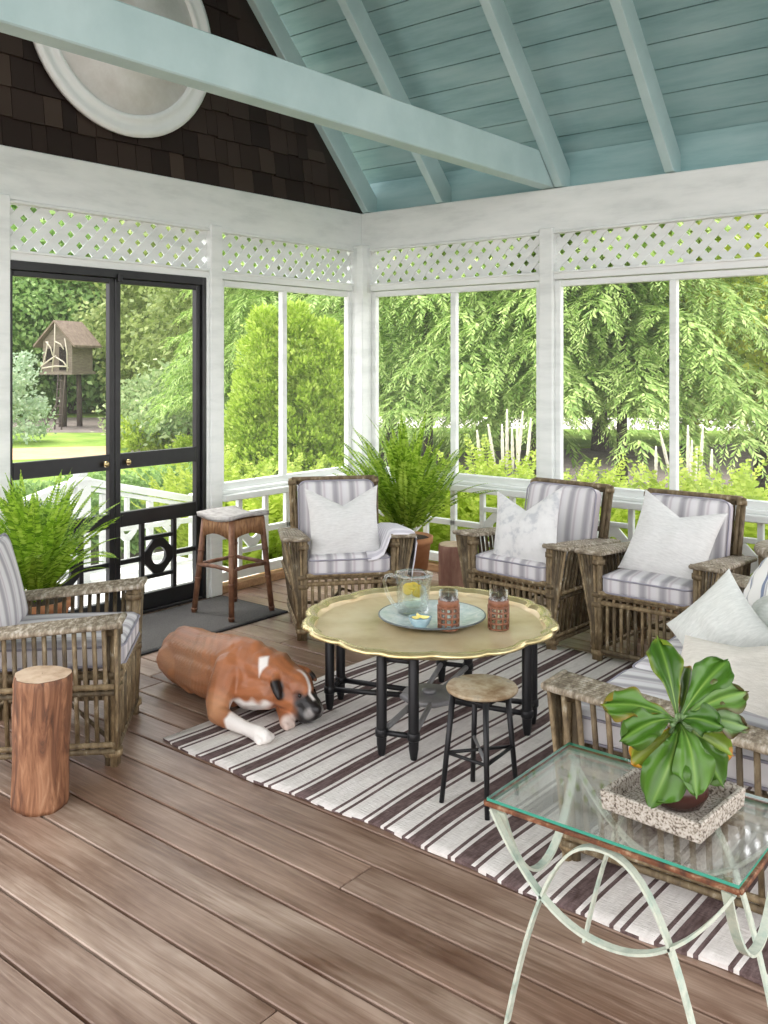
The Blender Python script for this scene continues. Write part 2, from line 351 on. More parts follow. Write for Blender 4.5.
def plate(mb, axis, ac, zc, half, r, d, t, small=True, octa=False):
    n = 48; outer = []; inner = []
    for k in range(n):
        a = 2*PI*(k+.5)/n; c, s = math.cos(a), math.sin(a); q = half/max(abs(c), abs(s))
        if octa: q = min(q, half*1.32/(abs(c)+abs(s)))
        outer.append((c*q, s*q)); inner.append((c*r, s*r))
    fr = (((d, ac, zc), (0,1,0), (0,0,1), (1,0,0)) if axis == 'y' else ((ac, -d, zc), (1,0,0), (0,0,1), (0,-1,0)))
    mb.ngon_prism(outer, inner, t, fr)
def railing(axis, a0, a1, parent):
    mb = MB(); L = a1-a0; zt, zb = .60, .07; d0, d1 = -.075, -.04
    seg(axis, a0, a1, zb, zb+.06, d0-.01, d1+.01, mb)              # bottom rail
    n = max(1, round(L/.72)); cw = L/n
    for i in range(n):
        c = a0 + cw*(i+.5)
        for s in (-1, 1): seg(axis, c+s*.12-.017, c+s*.12+.017, zb+.06, zt, d0, d1, mb)
        zc = .36
        seg(axis, a0+cw*i, c-.137, zc-.02, zc+.02, d0, d1, mb); seg(axis, c+.137, a0+cw*(i+1), zc-.02, zc+.02, d0, d1, mb)
        seg(axis, c-.103, c+.103, zc+.105, zc+.135, d0, d1, mb); seg(axis, c-.103, c+.103, zc-.135, zc-.105, d0, d1, mb)
        plate(mb, axis, c, zc, .103, .042, (d0+d1)/2, .02, octa=True)
        if i: seg(axis, a0+cw*i-.02, a0+cw*i+.02, zb+.06, zt, d0, d1, mb)
    mb.build('railing', W, parent, bevel=.003)
def window(idx, axis, a0, a1, mids, z0=.67, z1=1.99):
    root = setting('window_%d' % idx)
    mb = MB(); f = .04
    seg(axis, a0, a0+f, z0, z1+.04, -.06, -.015, mb); seg(axis, a1-f, a1, z0, z1+.04, -.06, -.015, mb)
    seg(axis, a0+f, a1-f, z1, z1+.04, -.06, -.015, mb); seg(axis, a0+f, a1-f, z0, z0+.045, -.06, -.015, mb)
    mb.build('window_frame', W, root, bevel=.004)
    for m in mids:
        q = MB(); seg(axis, m-.022, m+.022, z0+.045, z1, -.058, -.012, q); q.build('mullion', W, root, bevel=.004)
    ed = [a0+f]+[x for m in mids for x in (m-.022, m+.022)]+[a1-f]
    for k in range(0, len(ed), 2):
        q = MB()
        if axis == 'y': q.add([(-.045, ed[k], z0+.045), (-.045, ed[k+1], z0+.045), (-.045, ed[k+1], z1), (-.045, ed[k], z1)], [(0,1,2,3)])
        else: q.add([(ed[k], .045, z0+.045), (ed[k+1], .045, z0+.045), (ed[k+1], .045, z1), (ed[k], .045, z1)], [(0,1,2,3)])
        q.build('screen', M['screen'], root, fix=False)
def wall(name, axis, a0, a1, posts, bays):
    root_b = MB(); seg(axis, a0, a1, 2.35, 2.63, -.14, 0, root_b); root = root_b.build(name, W, bevel=.006); root['kind'] = 'structure'
    for p in posts:
        q = MB(); seg(axis, p-.05, p+.05, 0, 2.375, -.09, .018, q); q.build('post', W, root, bevel=.006)
    for (b0, b1, full) in bays:
        q = MB(); seg(axis, b0, b1, 2.335, 2.35, -.05, .012, q); seg(axis, b0, b1, 2.035, 2.09, -.09, 0, q); seg(axis, b0, b1, 2.075, 2.09, -.02, .01, q)
        q.build('lattice_rail', W, root, bevel=.003)
        q = MB(); lattice(q, axis, b0, b1, 2.09, 2.335, -.022); q.build('lattice', W, root)
        if full:
            q = MB(); seg(axis, b0, b1, .60, .645, -.09, .045, q); seg(axis, b0, b1, .645, .672, -.09, .02, q); q.build('sill', W, root, bevel=.006)
            railing(axis, b0, b1, root)
            q = MB(); seg(axis, b0, b1, 0, .05, -.09, -.005, q); q.build('bottom_board', M['kick'], root, bevel=.003)
    return root
wl_ = wall('wall_left', 'y', -4.3, .14, [-2.89, -1.44, -4.25], [(-2.84,-1.49,False), (-1.39,-.09,True), (-4.2,-2.94,True)])
wb_ = wall('wall_back', 'x', 0.0, 5.6, [1.595, 3.25, 4.9], [(.09,1.545,True), (1.645,3.20,True), (3.30,4.85,True)])
q = MB(); q.span((-.09,-.09,0), (.09,.09,2.375)); q.build('post', W, wl_, bevel=.006)
q = MB(); q.tube([(.018,-.018,2.02),(.018,-.018,2.36)], .075, 20); q.build('post_sleeve', W, wl_)
window(1, 'y', -1.39, -.09, [-.80]); window(2, 'x', .09, 1.545, [.84]); window(3, 'x', 1.645, 3.20, [2.435])
window(4, 'x', 3.30, 4.85, [4.08]); window(5, 'y', -4.2, -2.94, [-3.57])

# screen doors
def door(idx, y0, y1, knob_y):
    B = M['black']; root = MB(); w = .036; d0, d1 = -.055, -.015
    def s(a0, a1, z0, z1, dd=0): root.span((d0+dd, a0, z0), (d1-dd, a1, z1))
    s(y0, y0+w, .02, 1.985); s(y1-w, y1, .02, 1.985)
    s(y0+w, y1-w, 1.955, 1.985); s(y0+w, y1-w, .875, .965); s(y0+w, y1-w, .535, .62); s(y0+w, y1-w, .02, .115)
    c = (y0+y1)/2; zc = .325; h = .105
    for k in (-1, 1): s(c+k*(h+.014)-.014, c+k*(h+.014)+.014, .115, .535, .006)
    s(c-h, c+h, zc+h, zc+h+.024, .006); s(c-h, c+h, zc-h-.024, zc-h, .006)
    s(y0+w, c-h-.028, zc-.014, zc+.014, .008); s(c+h+.028, y1-w, zc-.014, zc+.014, .008)
    plate(root, 'y', c, zc, h, .052, -.035, .024, octa=True)
    ob = root.build('door_%d' % idx, B, bevel=.003); ob['kind'] = 'structure'
    k = MB(); prof = [(.004,0),(.010,.002),(.010,.012),(.022,.02),(.026,.032),(.02,.044),(.001,.048)]
    k.lathe([(r_*.7, z_*.8) for r_, z_ in prof], 20); kk = k.build('knob', M['brassknob'], ob); kk.location = (-.016, knob_y, .915); kk.rotation_euler = (0, PI/2, 0)
    for (z0, z1) in ((.965,1.955),(.62,.875),(.115,.535)):
        q = MB(); q.add([(-.05,y0+w,z0),(-.05,y1-w,z0),(-.05,y1-w,z1),(-.05,y0+w,z1)], [(0,1,2,3)]); q.build('screen', M['screen'], ob, fix=False)
    return ob
door(1, -2.846, -2.181, -2.255); door(2, -2.177, -1.546, -2.105)
q = MB(); q.span((-.085,-2.875,.0),(.002,-2.848,2.035)); q.span((-.085,-1.544,.0),(.004,-1.516,2.035)); q.span((-.085,-2.848,1.987),(.004,-1.544,2.035)); q.span((-.085,-2.848,0),(.0,-1.544,.018))
q.span((.004,-2.18,1.965),(.02,-2.15,2.01))
o = q.build('trim_1', M['black'], bevel=.003); o['kind'] = 'structure'
q = MB(); q.span((-.09,-1.515,0),(.008,-1.491,2.035)); q.build('casing', W, o, bevel=.002)

# gable above the left wall: courses of dark shingles
gb = MB(); SL = 1.06; YR = -2.12
def rake(y): return 2.63 + SL*(abs(YR)-abs(y-YR))
gb.add([(-.05,0.14,2.60),(-.05,-4.38,2.60),(-.05,YR,rake(YR)+.15)], [(0,1,2)])
z = 2.62; row = 0
while z < 4.9:
    y = .10 - random.uniform(0,.1)
    while y > -4.3:
        w = random.uniform(.085,.19); a, b = y-w+.004, y; jz = random.uniform(-.006,.006)
        ztop = min(z+.20, 5)
        if min(rake(a), rake(b)) > z+.01:
            t = min(.2, max(.02, min(rake(a), rake(b))-z))
            gb.add([(-.012,a,z+jz),(-.012,b,z+jz),(-.04,b,z+t),(-.04,a,z+t),(-.045,a,z+jz),(-.045,b,z+jz)], [(0,1,2,3),(4,5,1,0),(4,0,3),(5,2,1)])
        y -= w
    z += .165; row += 1
g = gb.build('gable', M['shingle'], wl_, fix=False)

# ceiling: tongue-and-groove deck on the roof slope, rafters and a tie beam
cd = MB(); nY, nZ = math.cos(math.atan(SL)), math.sin(math.atan(SL)); n_ = Vector((0, nZ, nY))     # up-slope = (-nY, nZ)
base = Vector((0, .16, 2.63+.02)); Ls = 2.3/nY; k = 0; s_ = 0
while s_ < Ls:
    e = min(s_+.16, Ls); p = base + Vector((0,-nY,nZ))*(s_+.003) + n_*.12; q_ = base + Vector((0,-nY,nZ))*(e-.003) + n_*.12
    vs = [(-.2,p.y,p.z),(6.6,p.y,p.z),(6.6,q_.y,q_.z),(-.2,q_.y,q_.z)]; vs += [(v[0], v[1]+n_.y*.02, v[2]+n_.z*.02) for v in vs]
    cd.add(vs, [(0,1,2,3),(7,6,5,4),(0,4,5,1),(1,5,6,2),(2,6,7,3),(3,7,4,0)]); s_ += .16
ce = cd.build('ceiling', M['teal_deck']); ce['kind'] = 'structure'
r = MB(); a = base + n_*.141; b = a + Vector((0,-nY,nZ))*Ls
vs = [(-.3,a.y+.1,a.z-.1),(6.1,a.y+.1,a.z-.1),(6.1,b.y,b.z),(-.3,b.y,b.z)]; vs += [(v[0], v[1]+n_.y*.05, v[2]+n_.z*.05) for v in vs]
r.add(vs, [(0,1,2,3),(7,6,5,4),(0,4,5,1),(1,5,6,2),(2,6,7,3),(3,7,4,0)]); r.build('roof_deck', M['joist'], ce)
# the other slope of the roof, over the house side
r = MB(); yk = -3.35; zk = rake(yk)+.20; rd = (YR, rake(YR)+.20)
vs = [(-.3,rd[0],rd[1]),(6.6,rd[0],rd[1]),(6.6,yk,zk),(-.3,yk,zk)]; vs += [(v[0],v[1],v[2]+.09) for v in vs]
r.add(vs, [(0,1,2,3),(7,6,5,4),(0,4,5,1),(1,5,6,2),(2,6,7,3),(3,7,4,0)]); r.build('roof_slope', M['teal_deck'], ce)
r = MB(); r.span((-.3,-6.3,zk-.0),(6.6,yk,zk+.09)); r.build('flat_ceiling', M['teal_deck'], ce)
r = MB(); r.span((-.1,.10,2.60),(6.5,.14,2.87)); r.build('blocking', M['teal_deck'], ce)
for x in (.045, .735, 1.68, 2.42, 3.2, 4.0, 4.8, 5.6):
    r = MB(); p0 = Vector((x, .10, 2.63 - .10*SL*0+.0)); 
    lo = Vector((x, -.0, 2.635)); hi = lo + Vector((0,-nY,nZ))*(Ls-.05); wd = .03
    c0 = lo + Vector((0,nY,-nZ))*.05
    pr = [Vector((0,.12,2.635)), Vector((0,-.005,2.635)), Vector((0,hi.y,hi.z)), Vector((0,hi.y,hi.z))+n_*.14, Vector((0,.12,2.635+.10))]
    vs = [(x-wd,v.y,v.z) for v in pr]+[(x+wd,v.y,v.z) for v in pr]; n5 = 5
    r.add(vs, [tuple(range(5)), tuple(range(9,4,-1))]+[(k, (k+1)%5, 5+(k+1)%5, 5+k) for k in range(5)]); r.build('rafter', M['teal'], ce, bevel=.004)
r = MB(); r.span((1.54,-6.3,2.635),(1.645,.10,2.845)); r.build('tie_beam', M['teal'], ce, bevel=.006)

# round white medallion on the gable
md = thing('gable_medallion', 'round white moulded medallion on the dark shingled gable', 'medallion', (-.008,-2.12,3.45)); md.rotation_euler = (0, PI/2, 0)
q = MB(); q.lathe([(.60,.0),(.63,.005),(.635,.035),(.60,.045),(.575,.03),(.545,.032),(.535,.045),(.51,.045),(.50,.025)], 72); 
q.build('ring', W, md)
q = MB(); q.lathe([(.001,.012),(.505,.012),(.505,.03),(.001,.03)], 64); q.build('panel', M['whitebase'], md)

# landing outside the screen doors and its balustrade
ld = MB()
for k in range(8): ld.span((-.10-.15*k-.143,-3.3,-.06),(-.10-.15*k,-.75,-.02))
o = ld.build('landing', M['landing'], bevel=.003); o['kind'] = 'structure'
q = MB(); q.span((-1.28,-3.3,-.62),(-.08,-.75,-.062)); q.build('landing_base', M['landing'], o)
st = thing('porch_balustrade', 'white balustrade with pierced plates outside the black screen doors', 'railing', (-1.08,-1.72,-.02))
q = MB(); q.span((-.05,-.05,0),(.05,.05,.70)); q.lathe([(.075,.70),(.075,.715),(.045,.73),(.05,.75),(.03,.79),(.001,.81)], 20); q.build('newel_post', W, st, bevel=.003)
for (sg, ln, dz) in ((1, 1.02, .24), (-1, 1.25, .30)):
    q = MB(); q.bar((0,sg*.05,.69),(0,sg*ln,.69-dz),.085,.05); q.bar((0,sg*.05,.64),(0,sg*ln,.64-dz),.05,.03); q.build('handrail', W, st, bevel=.006)
    q = MB(); q.bar((0,sg*.05,.07),(0,sg*ln,.07),.05,.05); q.bar((0,sg*.05,.33),(0,sg*ln,.30),.035,.035); q.build('lower_rail', W, st, bevel=.003)
    for k in range(5):
        t = .18+k*.2; q = MB()
        if k % 2 == 0:
            q.span((-.02,sg*t-.02,.07),(.02,sg*t+.02,.63-dz*t/ln)); 
        else:
            plate(q, 'y', sg*t, .31, .08, .035, 0, .02, octa=True); q.span((-.015,sg*t-.015,.07),(.015,sg*t+.015,.235)); q.span((-.015,sg*t-.015,.385),(.015,sg*t+.015,.63-dz*t/ln))
        q.build('baluster', W, st, bevel=.002)
    q = MB(); q.span((-.045,sg*ln-.045,-.6),(.045,sg*ln+.045,.74-dz)); q.build('end_post', W, st, bevel=.004)
# ================================================================== FURNITURE
def rbox(w, d, h, r, n=10, puff=0.0, Mx=None):
    """rounded, slightly stuffed box centred on 0"""
    mb = MB(); a = (w/2, d/2, h/2)
    def vert(p):
        c = Vector([max(-(a[i]-r), min(a[i]-r, p[i])) for i in range(3)]); dlt = Vector(p)-c
        q = c + dlt.normalized()*r if dlt.length > 1e-9 else Vector(p)
        k = max(0, 1-(q[0]/a[0])**2)*max(0, 1-(q[1]/a[1])**2)
        q.z += puff*k*(1 if q.z > 0 else -.3)
        return Mx @ q if Mx else q
    def ax(i):
        L = a[i]; return [-L, -L+r*.3, -L+r*.65, -L+r] + [(-L+r)+(2*L-2*r)*k/n for k in range(1, n)] + [L-r, L-r*.65, L-r*.3, L]
    for i in range(3):
        j, k = (i+1)%3, (i+2)%3; U, W_ = ax(j), ax(k)
        for s in (-1, 1):
            P = []
            for u in U:
                row = []
                for w_ in W_:
                    p = [0,0,0]; p[i] = s*a[i]; p[j] = u; p[k] = w_; row.append(vert(p))
                P.append(row)
            mb.grid(P)
    return mb
def piping(w, d, z, r, Mx, rad=.0045):
    pts = []
    for cx, cy, a0 in ((w/2-r, d/2-r, 0), (-w/2+r, d/2-r, PI/2), (-w/2+r, -d/2+r, PI), (w/2-r, -d/2+r, 1.5*PI)):
        for k in range(6):
            a = a0 + PI/2*k/5; pts.append(Mx @ Vector((cx+r*math.cos(a), cy+r*math.sin(a), z)))
    return MB().tube(pts, rad, 6, closed=True)
def weld(o, d=.0005):
    bm = bmesh.new(); bm.from_mesh(o.data); bmesh.ops.remove_doubles(bm, verts=bm.verts, dist=d); bmesh.ops.recalc_face_normals(bm, faces=bm.faces); bm.to_mesh(o.data); bm.free(); return o
def wicker_seat(name, label, cat, wi, ncush=1, group=None, dp=0):
    root = thing(name, label, cat, group=group); K = M['wicker']
    zf, zb = .56, .51; yf, yb = -.29, .27+dp
    def az(y): return zf + (zb-zf)*(y-yf)/(yb-yf)
    for s in (-1, 1):
        q = MB()                                          # front leg: a bundle of canes
        for dx, dy in ((0,0),(.026,.004),(.010,.026)): q.tube([(s*(wi+dx+.006), yf+.012+dy, 0), (s*(wi+dx+.006), yf+.012+dy, zf-.02)], .0155, 8)
        for z in (.05,.29,.34,.50): q.tube([(s*(wi+.018), yf+.022, z-.012), (s*(wi+.018), yf+.022, z+.012)], .036, 10)
        q.build('leg', K, root)
        q = MB()
        for dx, dy in ((0,0),(.022,.0),(.010,.022)): q.tube([(s*(wi+dx), yb+dy-.02, 0), (s*(wi+dx), yb+dy-.02, .34)], .015, 8)
        q.build('leg', K, root)
        # arm top: flat slab bound over canes
        q = MB(); fo, bo = .125, .095
        nl = 8
        for k in range(nl):
            t = (k+.5)/nl; x0, x1 = wi-.012+t*(fo+.012), wi-.008+t*(bo+.008)
            w0 = (fo+.012)/nl*.50
            q.tube([(s*x0, yf-.012, az(yf)-.012), (s*(x0+x1)/2, (yf+yb)/2, (zf+zb)/2-.008), (s*x1, yb+.03, zb-.012)], w0, 6)
        q.tube([(s*(wi-.012), yf-.012, zf-.012), (s*(wi+fo), yf-.012, zf-.014)], .0125, 8); q.tube([(s*(wi-.008), yb+.03, zb-.012), (s*(wi+bo), yb+.03, zb-.012)], .011, 8)
        q.tube([(s*(wi+fo), yf-.012, zf-.014), (s*(wi+bo), yb+.03, zb-.014)], .0115, 8); q.tube([(s*(wi-.012), yf-.012, zf-.014), (s*(wi-.008), yb+.03, zb-.014)], .0105, 8)
        q.build('armrest', M['wicker_top'], root)
        # flared side panel under the arm
        q = MB(); n = 15
        for k in range(n):
            t = (k+.3)/n; y = yf+.03+t*(yb-yf-.03); xo = wi+fo+(bo-fo)*t-.012
            q.tube([(s*xo, y, az(y)-.02), (s*(wi+.07), y, .31), (s*(wi+.035), y, .055)], .0085, 6)
        for k in range(6):                                 # wedge at the front
            t = k/5; q.tube([(s*(wi+.03+t*.085), yf-.002, zf-.02), (s*(wi+.022+.028*t), yf+.004, .20 - .12*t*0), (s*(wi+.022+.018*t), yf+.010, .06)], .0072, 6)
        for z, x in ((.31,.078),(.285,.072),(.06,.045),(.085,.045)): q.tube([(s*(wi+x), yf+.01, z), (s*(wi+x), yb, z)], .011, 6)
        q.build('side_panel', K, root)
    # front apron
    q = MB(); L = wi
    for z in (.335, .30, .06): q.tube([(-L, yf+.01, z), (L, yf+.01, z)], .0125, 8)
    q.tube([(-L, yf-.004, .35), (L, yf-.004, .35)], .012, 8)
    n = int(2*L/.034)
    for k in range(n+1):
        x = -L + 2*L*k/n; q.tube([(x, yf+.012, .30), (x, yf+.012, .05)], .009, 6); q.span((x-.006, yf+.003, .30), (x+.006, yf+.02, .335))
    q.build('front_apron', K, root)
    q = MB()
    for z in (.325,): 
        for x in (-L, L): q.tube([(x, yf, z), (x, yb, z)], .014, 8)
        q.tube([(-L, yb, z), (L, yb, z)], .014, 8)
        for k in range(int(2*L/.07)): x = -L+.04+k*.07; q.tube([(x, yf+.01, z), (x, yb, z)], .008, 6)
    q.tube([(-L, yb, .06), (L, yb, .06)], .011, 6); q.tube([(-L, yf+.02, .07), (0, 0, .20), (L, yb, .07)], .008, 6)
    q.build('seat_frame', K, root)
    # back
    q = MB(); tw = wi+.016
    for s in (-1, 1):
        for dx, dy in ((0,0),(.022,.004),(.008,.024)): q.tube([(s*(wi+dx-.008), yb+dy-.02, .33), (s*(tw-.014+dx), .345+dp+dy, .795)], .0135, 8)
        for z, t in ((.5,.37),(.77,.95)): q.tube([(s*(wi+.004+.012*t), yb-.01+.085*t, z-.012), (s*(wi+.004+.012*t), yb-.01+.09*t, z+.012)], .026, 10)
    for z, y in ((.79,.350+dp),(.768,.358+dp),(.55,.318+dp)): q.tube([(-tw, y, z), (tw, y, z)], .0145, 8)
    n = int(2*tw/.042)
    for k in range(1, n): x = -tw + 2*tw*k/n; q.tube([(x*.97, yb+.005, .33), (x, .358+dp, .785)], .008, 6)
    q.build('back_frame', K, root)
    cw = (2*wi-.012)/ncush
    for c in range(ncush):
        x0 = -wi+.006+cw*(c+.5)
        Mx = Matrix.Translation((x0, -.035+dp/2, .394)); o = weld(rbox(cw-.008, .53+dp, .105, .032, 8, .018, Mx).build('seat_cushion', M['cushion'], root))
        for z in (.036, -.036): piping(cw-.004, .534+dp, z, .045, Mx).build('piping', M['piping'], o)
        Mb = Matrix.Translation((x0, .235+dp, .605)) @ Matrix.Rotation(-math.radians(14), 4, 'X') @ Matrix.Rotation(PI/2, 4, 'X')
        o = weld(rbox(cw-.01, .36, .10, .035, 8, .022, Mb).build('back_cushion', M['cushion'], root))
        for z in (.036,): piping(cw-.006, .364, z, .05, Mb).build('piping', M['piping'], o)
    return root
A_ = math.radians
armA = wicker_seat('wicker_armchair', 'wicker armchair beneath the corner post with a grey cloth thrown over one arm', 'chair', .238, 1, 'wicker armchairs around the tray table')
armA.location = (1.045, -1.395, 0); armA.rotation_euler = (0,0,A_(-40+90))
dup(armA, (1.99, -.805, 0), A_(-93.5+90), 'wicker armchair just right of the corner fern, a dented patterned pillow on it')
dup(armA, (2.745, -.82, 0), A_(-90+90), 'wicker armchair by the back windows nearest the settee, its white pillow leaning sideways')
dup(armA, (1.25, -3.34, 0), A_(46+90), 'empty wicker armchair facing the dog, with the tall log standing beside it')
settee = wicker_seat('wicker_settee', 'long wicker settee beside the glass table, heaped with pale pillows', 'settee', .77, 3, None, .14)
settee.location = (3.50, -2.055, 0); settee.rotation_euler = (0,0,A_(182+90-360))

def pillow(name, label, mat, size, loc, face, tilt, roll=0, chop=.12, thick=.085, group='throw pillows', seam=True, h=None, bend=0):
    mb = MB(); n = 26; w = size/2; hh = (h or size)/2; front = []; back = []
    for i in range(n+1):
        u = math.sin(PI/2*(-1+2*i/n)); rf = []; rb = []
        for j in range(n+1):
            v = math.sin(PI/2*(-1+2*j/n))
            x = w*u*(1-.10*(1-abs(u)**2*0)*(1-v*v)*1.0); y = hh*v*(1-.10*(1-u*u))
            if v > 0: y -= chop*size*(v**1.5)*(1-abs(u))**1.25
            t = thick*((1-u**2)**.55)*((1-v**2)**.55)
            t *= 1 - .25*chop/.12*max(0, v)*(1-abs(u))
            t += .006*math.sin(9*u+4*v*v)*(1-u*u)*(1-v*v) + .004*math.sin(13*v-5*u)*(1-u*u)*(1-v*v)
            y_ = y; bz = bend*(u*u)
            rf.append((x, y_, t+bz)); rb.append((x, y_, -t*.8+bz))
        front.append(rf); back.append(rb)
    mb.grid(front); mb.grid(back)
    o = weld(mb.build(name, mat), .0008)
    t = A_(tilt); f = A_(face); nn = Vector((math.cos(f)*math.cos(t), math.sin(f)*math.cos(t), math.sin(t))); vv = Vector((-math.cos(f)*math.sin(t), -math.sin(f)*math.sin(t), math.cos(t)))
    uu = vv.cross(nn); Mr = Matrix(((uu.x,vv.x,nn.x,0),(uu.y,vv.y,nn.y,0),(uu.z,vv.z,nn.z,0),(0,0,0,1))) @ Matrix.Rotation(A_(roll), 4, 'Z')
    o.matrix_world = Matrix.Translation(loc) @ Mr
    return tag(o, label, 'pillow', group)
pillow('throw_pillow', 'white creased pillow on the armchair beneath the corner post', M['linen'], .42, at(344,524,5.17), -38, 18, 1, .21)
pillow('throw_pillow', 'faintly patterned white pillow with deep dented top, on the armchair right of the corner fern', M['pattern'], .43, at(526,528,5.03), -96, 20, 9, .24)
pillow('throw_pillow', 'white pillow leaning sideways on the back window armchair nearest the settee', M['linen'], .43, at(672,541,4.62), -84, 24, -12, .16)
pillow('throw_pillow', 'grey-green linen pillow with one sharp corner up, behind the oatmeal pillow on the settee', M['linen_grey'], .33, at(721,633,3.33), 255, 20, 50, .0)
pillow('throw_pillow', 'oatmeal linen pillow with a stitched edge, foremost on the settee', M['linen_beige'], .46, at(730,698,2.9), 250, 48, 15, .05)
pillow('throw_pillow', 'blue and white striped pillow at the far end of the settee', M['bluestripe'], .44, at(772,594,3.62), 205, 24, 30, .02)
pillow('throw_pillow', 'crumpled pale grey pillow squeezed beneath the blue striped one', M['linen_grey'], .36, at(774,628,3.36), 215, 40, 20, .03)

# cloth over the arm of the corner armchair
def throw():
    prof = [(.10,.452),(.15,.455),(.185,.475),(.205,.53),(.222,.575),(.25,.588),(.30,.586),(.345,.580),(.370,.566),(.376,.53),(.366,.46),(.352,.39),(.340,.32)]
    rows = []; n = 14
    for k in range(n+1):
        y = -.31 + .42*k/n; row = []
        for i, (x, z) in enumerate(prof):
            e = i/(len(prof)-1); wob = .010*math.sin(k*.9+i*.5)*(1 if i < 3 or i > 8 else .25)
            dz = -.05*(y+.29)/.56*(1 if 3 < i < 10 else .6)
            yy = y + .02*math.sin(i*.7)*(e-.5) + (.05*(1-e)*(k/n) if i < 4 else 0)
            row.append(Vector((x+wob*(i > 8), yy, z+dz+(wob if i < 3 else 0)-.006-.03*max(0, 1-k/1.5))))
        rows.append(row)
    mb = MB(); mb.grid(rows); off = []
    for r in rows: off.append([p + Vector((.006 if i > 8 else -.003, 0, .007 if i <= 9 else 0)) for i, p in enumerate(r)])
    mb.grid(off)
    edge = lambda a, b: mb.grid([a, b])
    edge(rows[0], off[0]); edge(rows[-1], off[-1]); edge([r[0] for r in rows], [r[0] for r in off]); edge([r[-1] for r in rows], [r[-1] for r in off])
    o = weld(mb.build('throw_blanket', M['throw'])); o.location = armA.location; o.rotation_euler = armA.rotation_euler
    return tag(o, 'grey and white striped cloth draped over the corner armchair arm', 'blanket')
throw()

# small wicker side table past the settee's far arm
t = thing('wicker_side_table', 'round pale-topped wicker table in the corner behind the settee', 'side table', (3.35,-.57,0)); t.scale = (.9,.9,1)
q = MB(); q.lathe([(.001,.60),(.255,.60),(.275,.592),(.282,.575),(.275,.558),(.255,.55),(.001,.55)], 40); q.build('tabletop', M['wicker_top'], t)
q = MB()
for k in range(30): a = 2*PI*k/30; q.tube([(.25*math.cos(a), .25*math.sin(a), .55), (.235*math.cos(a), .235*math.sin(a), .10)], .010, 6)
for z in (.10,.30,.46): q.tube([(.245*math.cos(2*PI*k/40), .245*math.sin(2*PI*k/40), z) for k in range(40)], .012, 6, closed=True)
q.build('skirt', M['wicker'], t)
for k in range(4): a = PI/4+k*PI/2; MB().tube([(.23*math.cos(a), .23*math.sin(a), 0), (.22*math.cos(a), .22*math.sin(a), .55)], .018, 8).build('leg', M['wicker'], t)

# rug: flat-woven stripes across X
RY0, RY1, RX0, RX1 = -3.085, -1.03, 1.585, 4.0
st = []
def band(c, w): st.append((c-w/2, c+w/2))
def triple(c, w, g=.014, tw=.013):
    band(c, w); band(c-w/2-g-tw/2, tw); band(c+w/2+g+tw/2, tw)
for c, w in ((1.68,.046),(1.865,.050),(2.05,.050),(2.345,.050),(2.665,.052),(2.84,.055),(3.025,.060),(3.20,.060),(3.375,.058),(3.68,.055),(3.86,.055)): triple(c, w)
for c in (2.195, 2.515, 3.525): band(c-.016, .013); band(c+.016, .013)
st.sort(); edges = sorted({RX0, RX1} | {e for b in st for e in b if RX0 < e < RX1})
mb = MB(); ny = 44
def rz(x, y): return .010 + .0022*math.sin(7*x+1.3*math.sin(2.1*y)) + .0015*math.sin(11*y+3*x)
def ry(x, t): return RY0 + .012*math.sin(5.1*x+.5) + .006*math.sin(17*x) + (RY1-RY0)*t
xs = []
for a, b in zip(edges[:-1], edges[1:]):
    n = max(1, int((b-a)/.03)); xs += [a+(b-a)*k/n for k in range(n)]
xs.append(RX1)
top = [[(x+.006*math.sin(6*ry(x,j/ny)+x*3)*(0<i<len(xs)-1), ry(x, j/ny), rz(x, ry(x, j/ny))) for j in range(ny+1)] for i, x in enumerate(xs)]
bot = [[(p[0], p[1], .0015) for p in r] for r in top]
def isb(x): return any(a <= x <= b for a, b in st)
for i in range(len(xs)-1):
    mi = 1 if isb((xs[i]+xs[i+1])/2) else 0
    mb.grid([top[i], top[i+1]], True, mi); mb.grid([bot[i], bot[i+1]], True, mi)
    for e in (0, -1): mb.add([top[i][e], top[i+1][e], bot[i+1][e], bot[i][e]], [(0,1,2,3)], False, 1 if mi else 1 if e == 0 and i % 3 == 0 else 0)
for r, b in ((top[0], bot[0]), (top[-1], bot[-1])): mb.grid([r, b])
o = weld(mb.build('striped_rug', [M['wool'], M['wool_brown']]), .0001); tag(o, 'ivory flat-woven rug with brown stripes under the tray table', 'rug')

# charcoal door mat
q = MB(); q.span((.06,-2.85,0),(.625,-1.44,.014)); o = q.build('door_mat', M['mat'], bevel=.004); tag(o, 'charcoal bristle mat inside the black screen doors', 'mat')
q = MB()
for a, b in (((.045,-2.865,0),(.06,-1.425,.010)), ((.625,-2.865,0),(.64,-1.425,.010)), ((.06,-2.865,0),(.625,-2.85,.010)), ((.06,-1.44,0),(.625,-1.425,.010))): q.span(a, b)
q.build('border', M['mat_edge'], o)

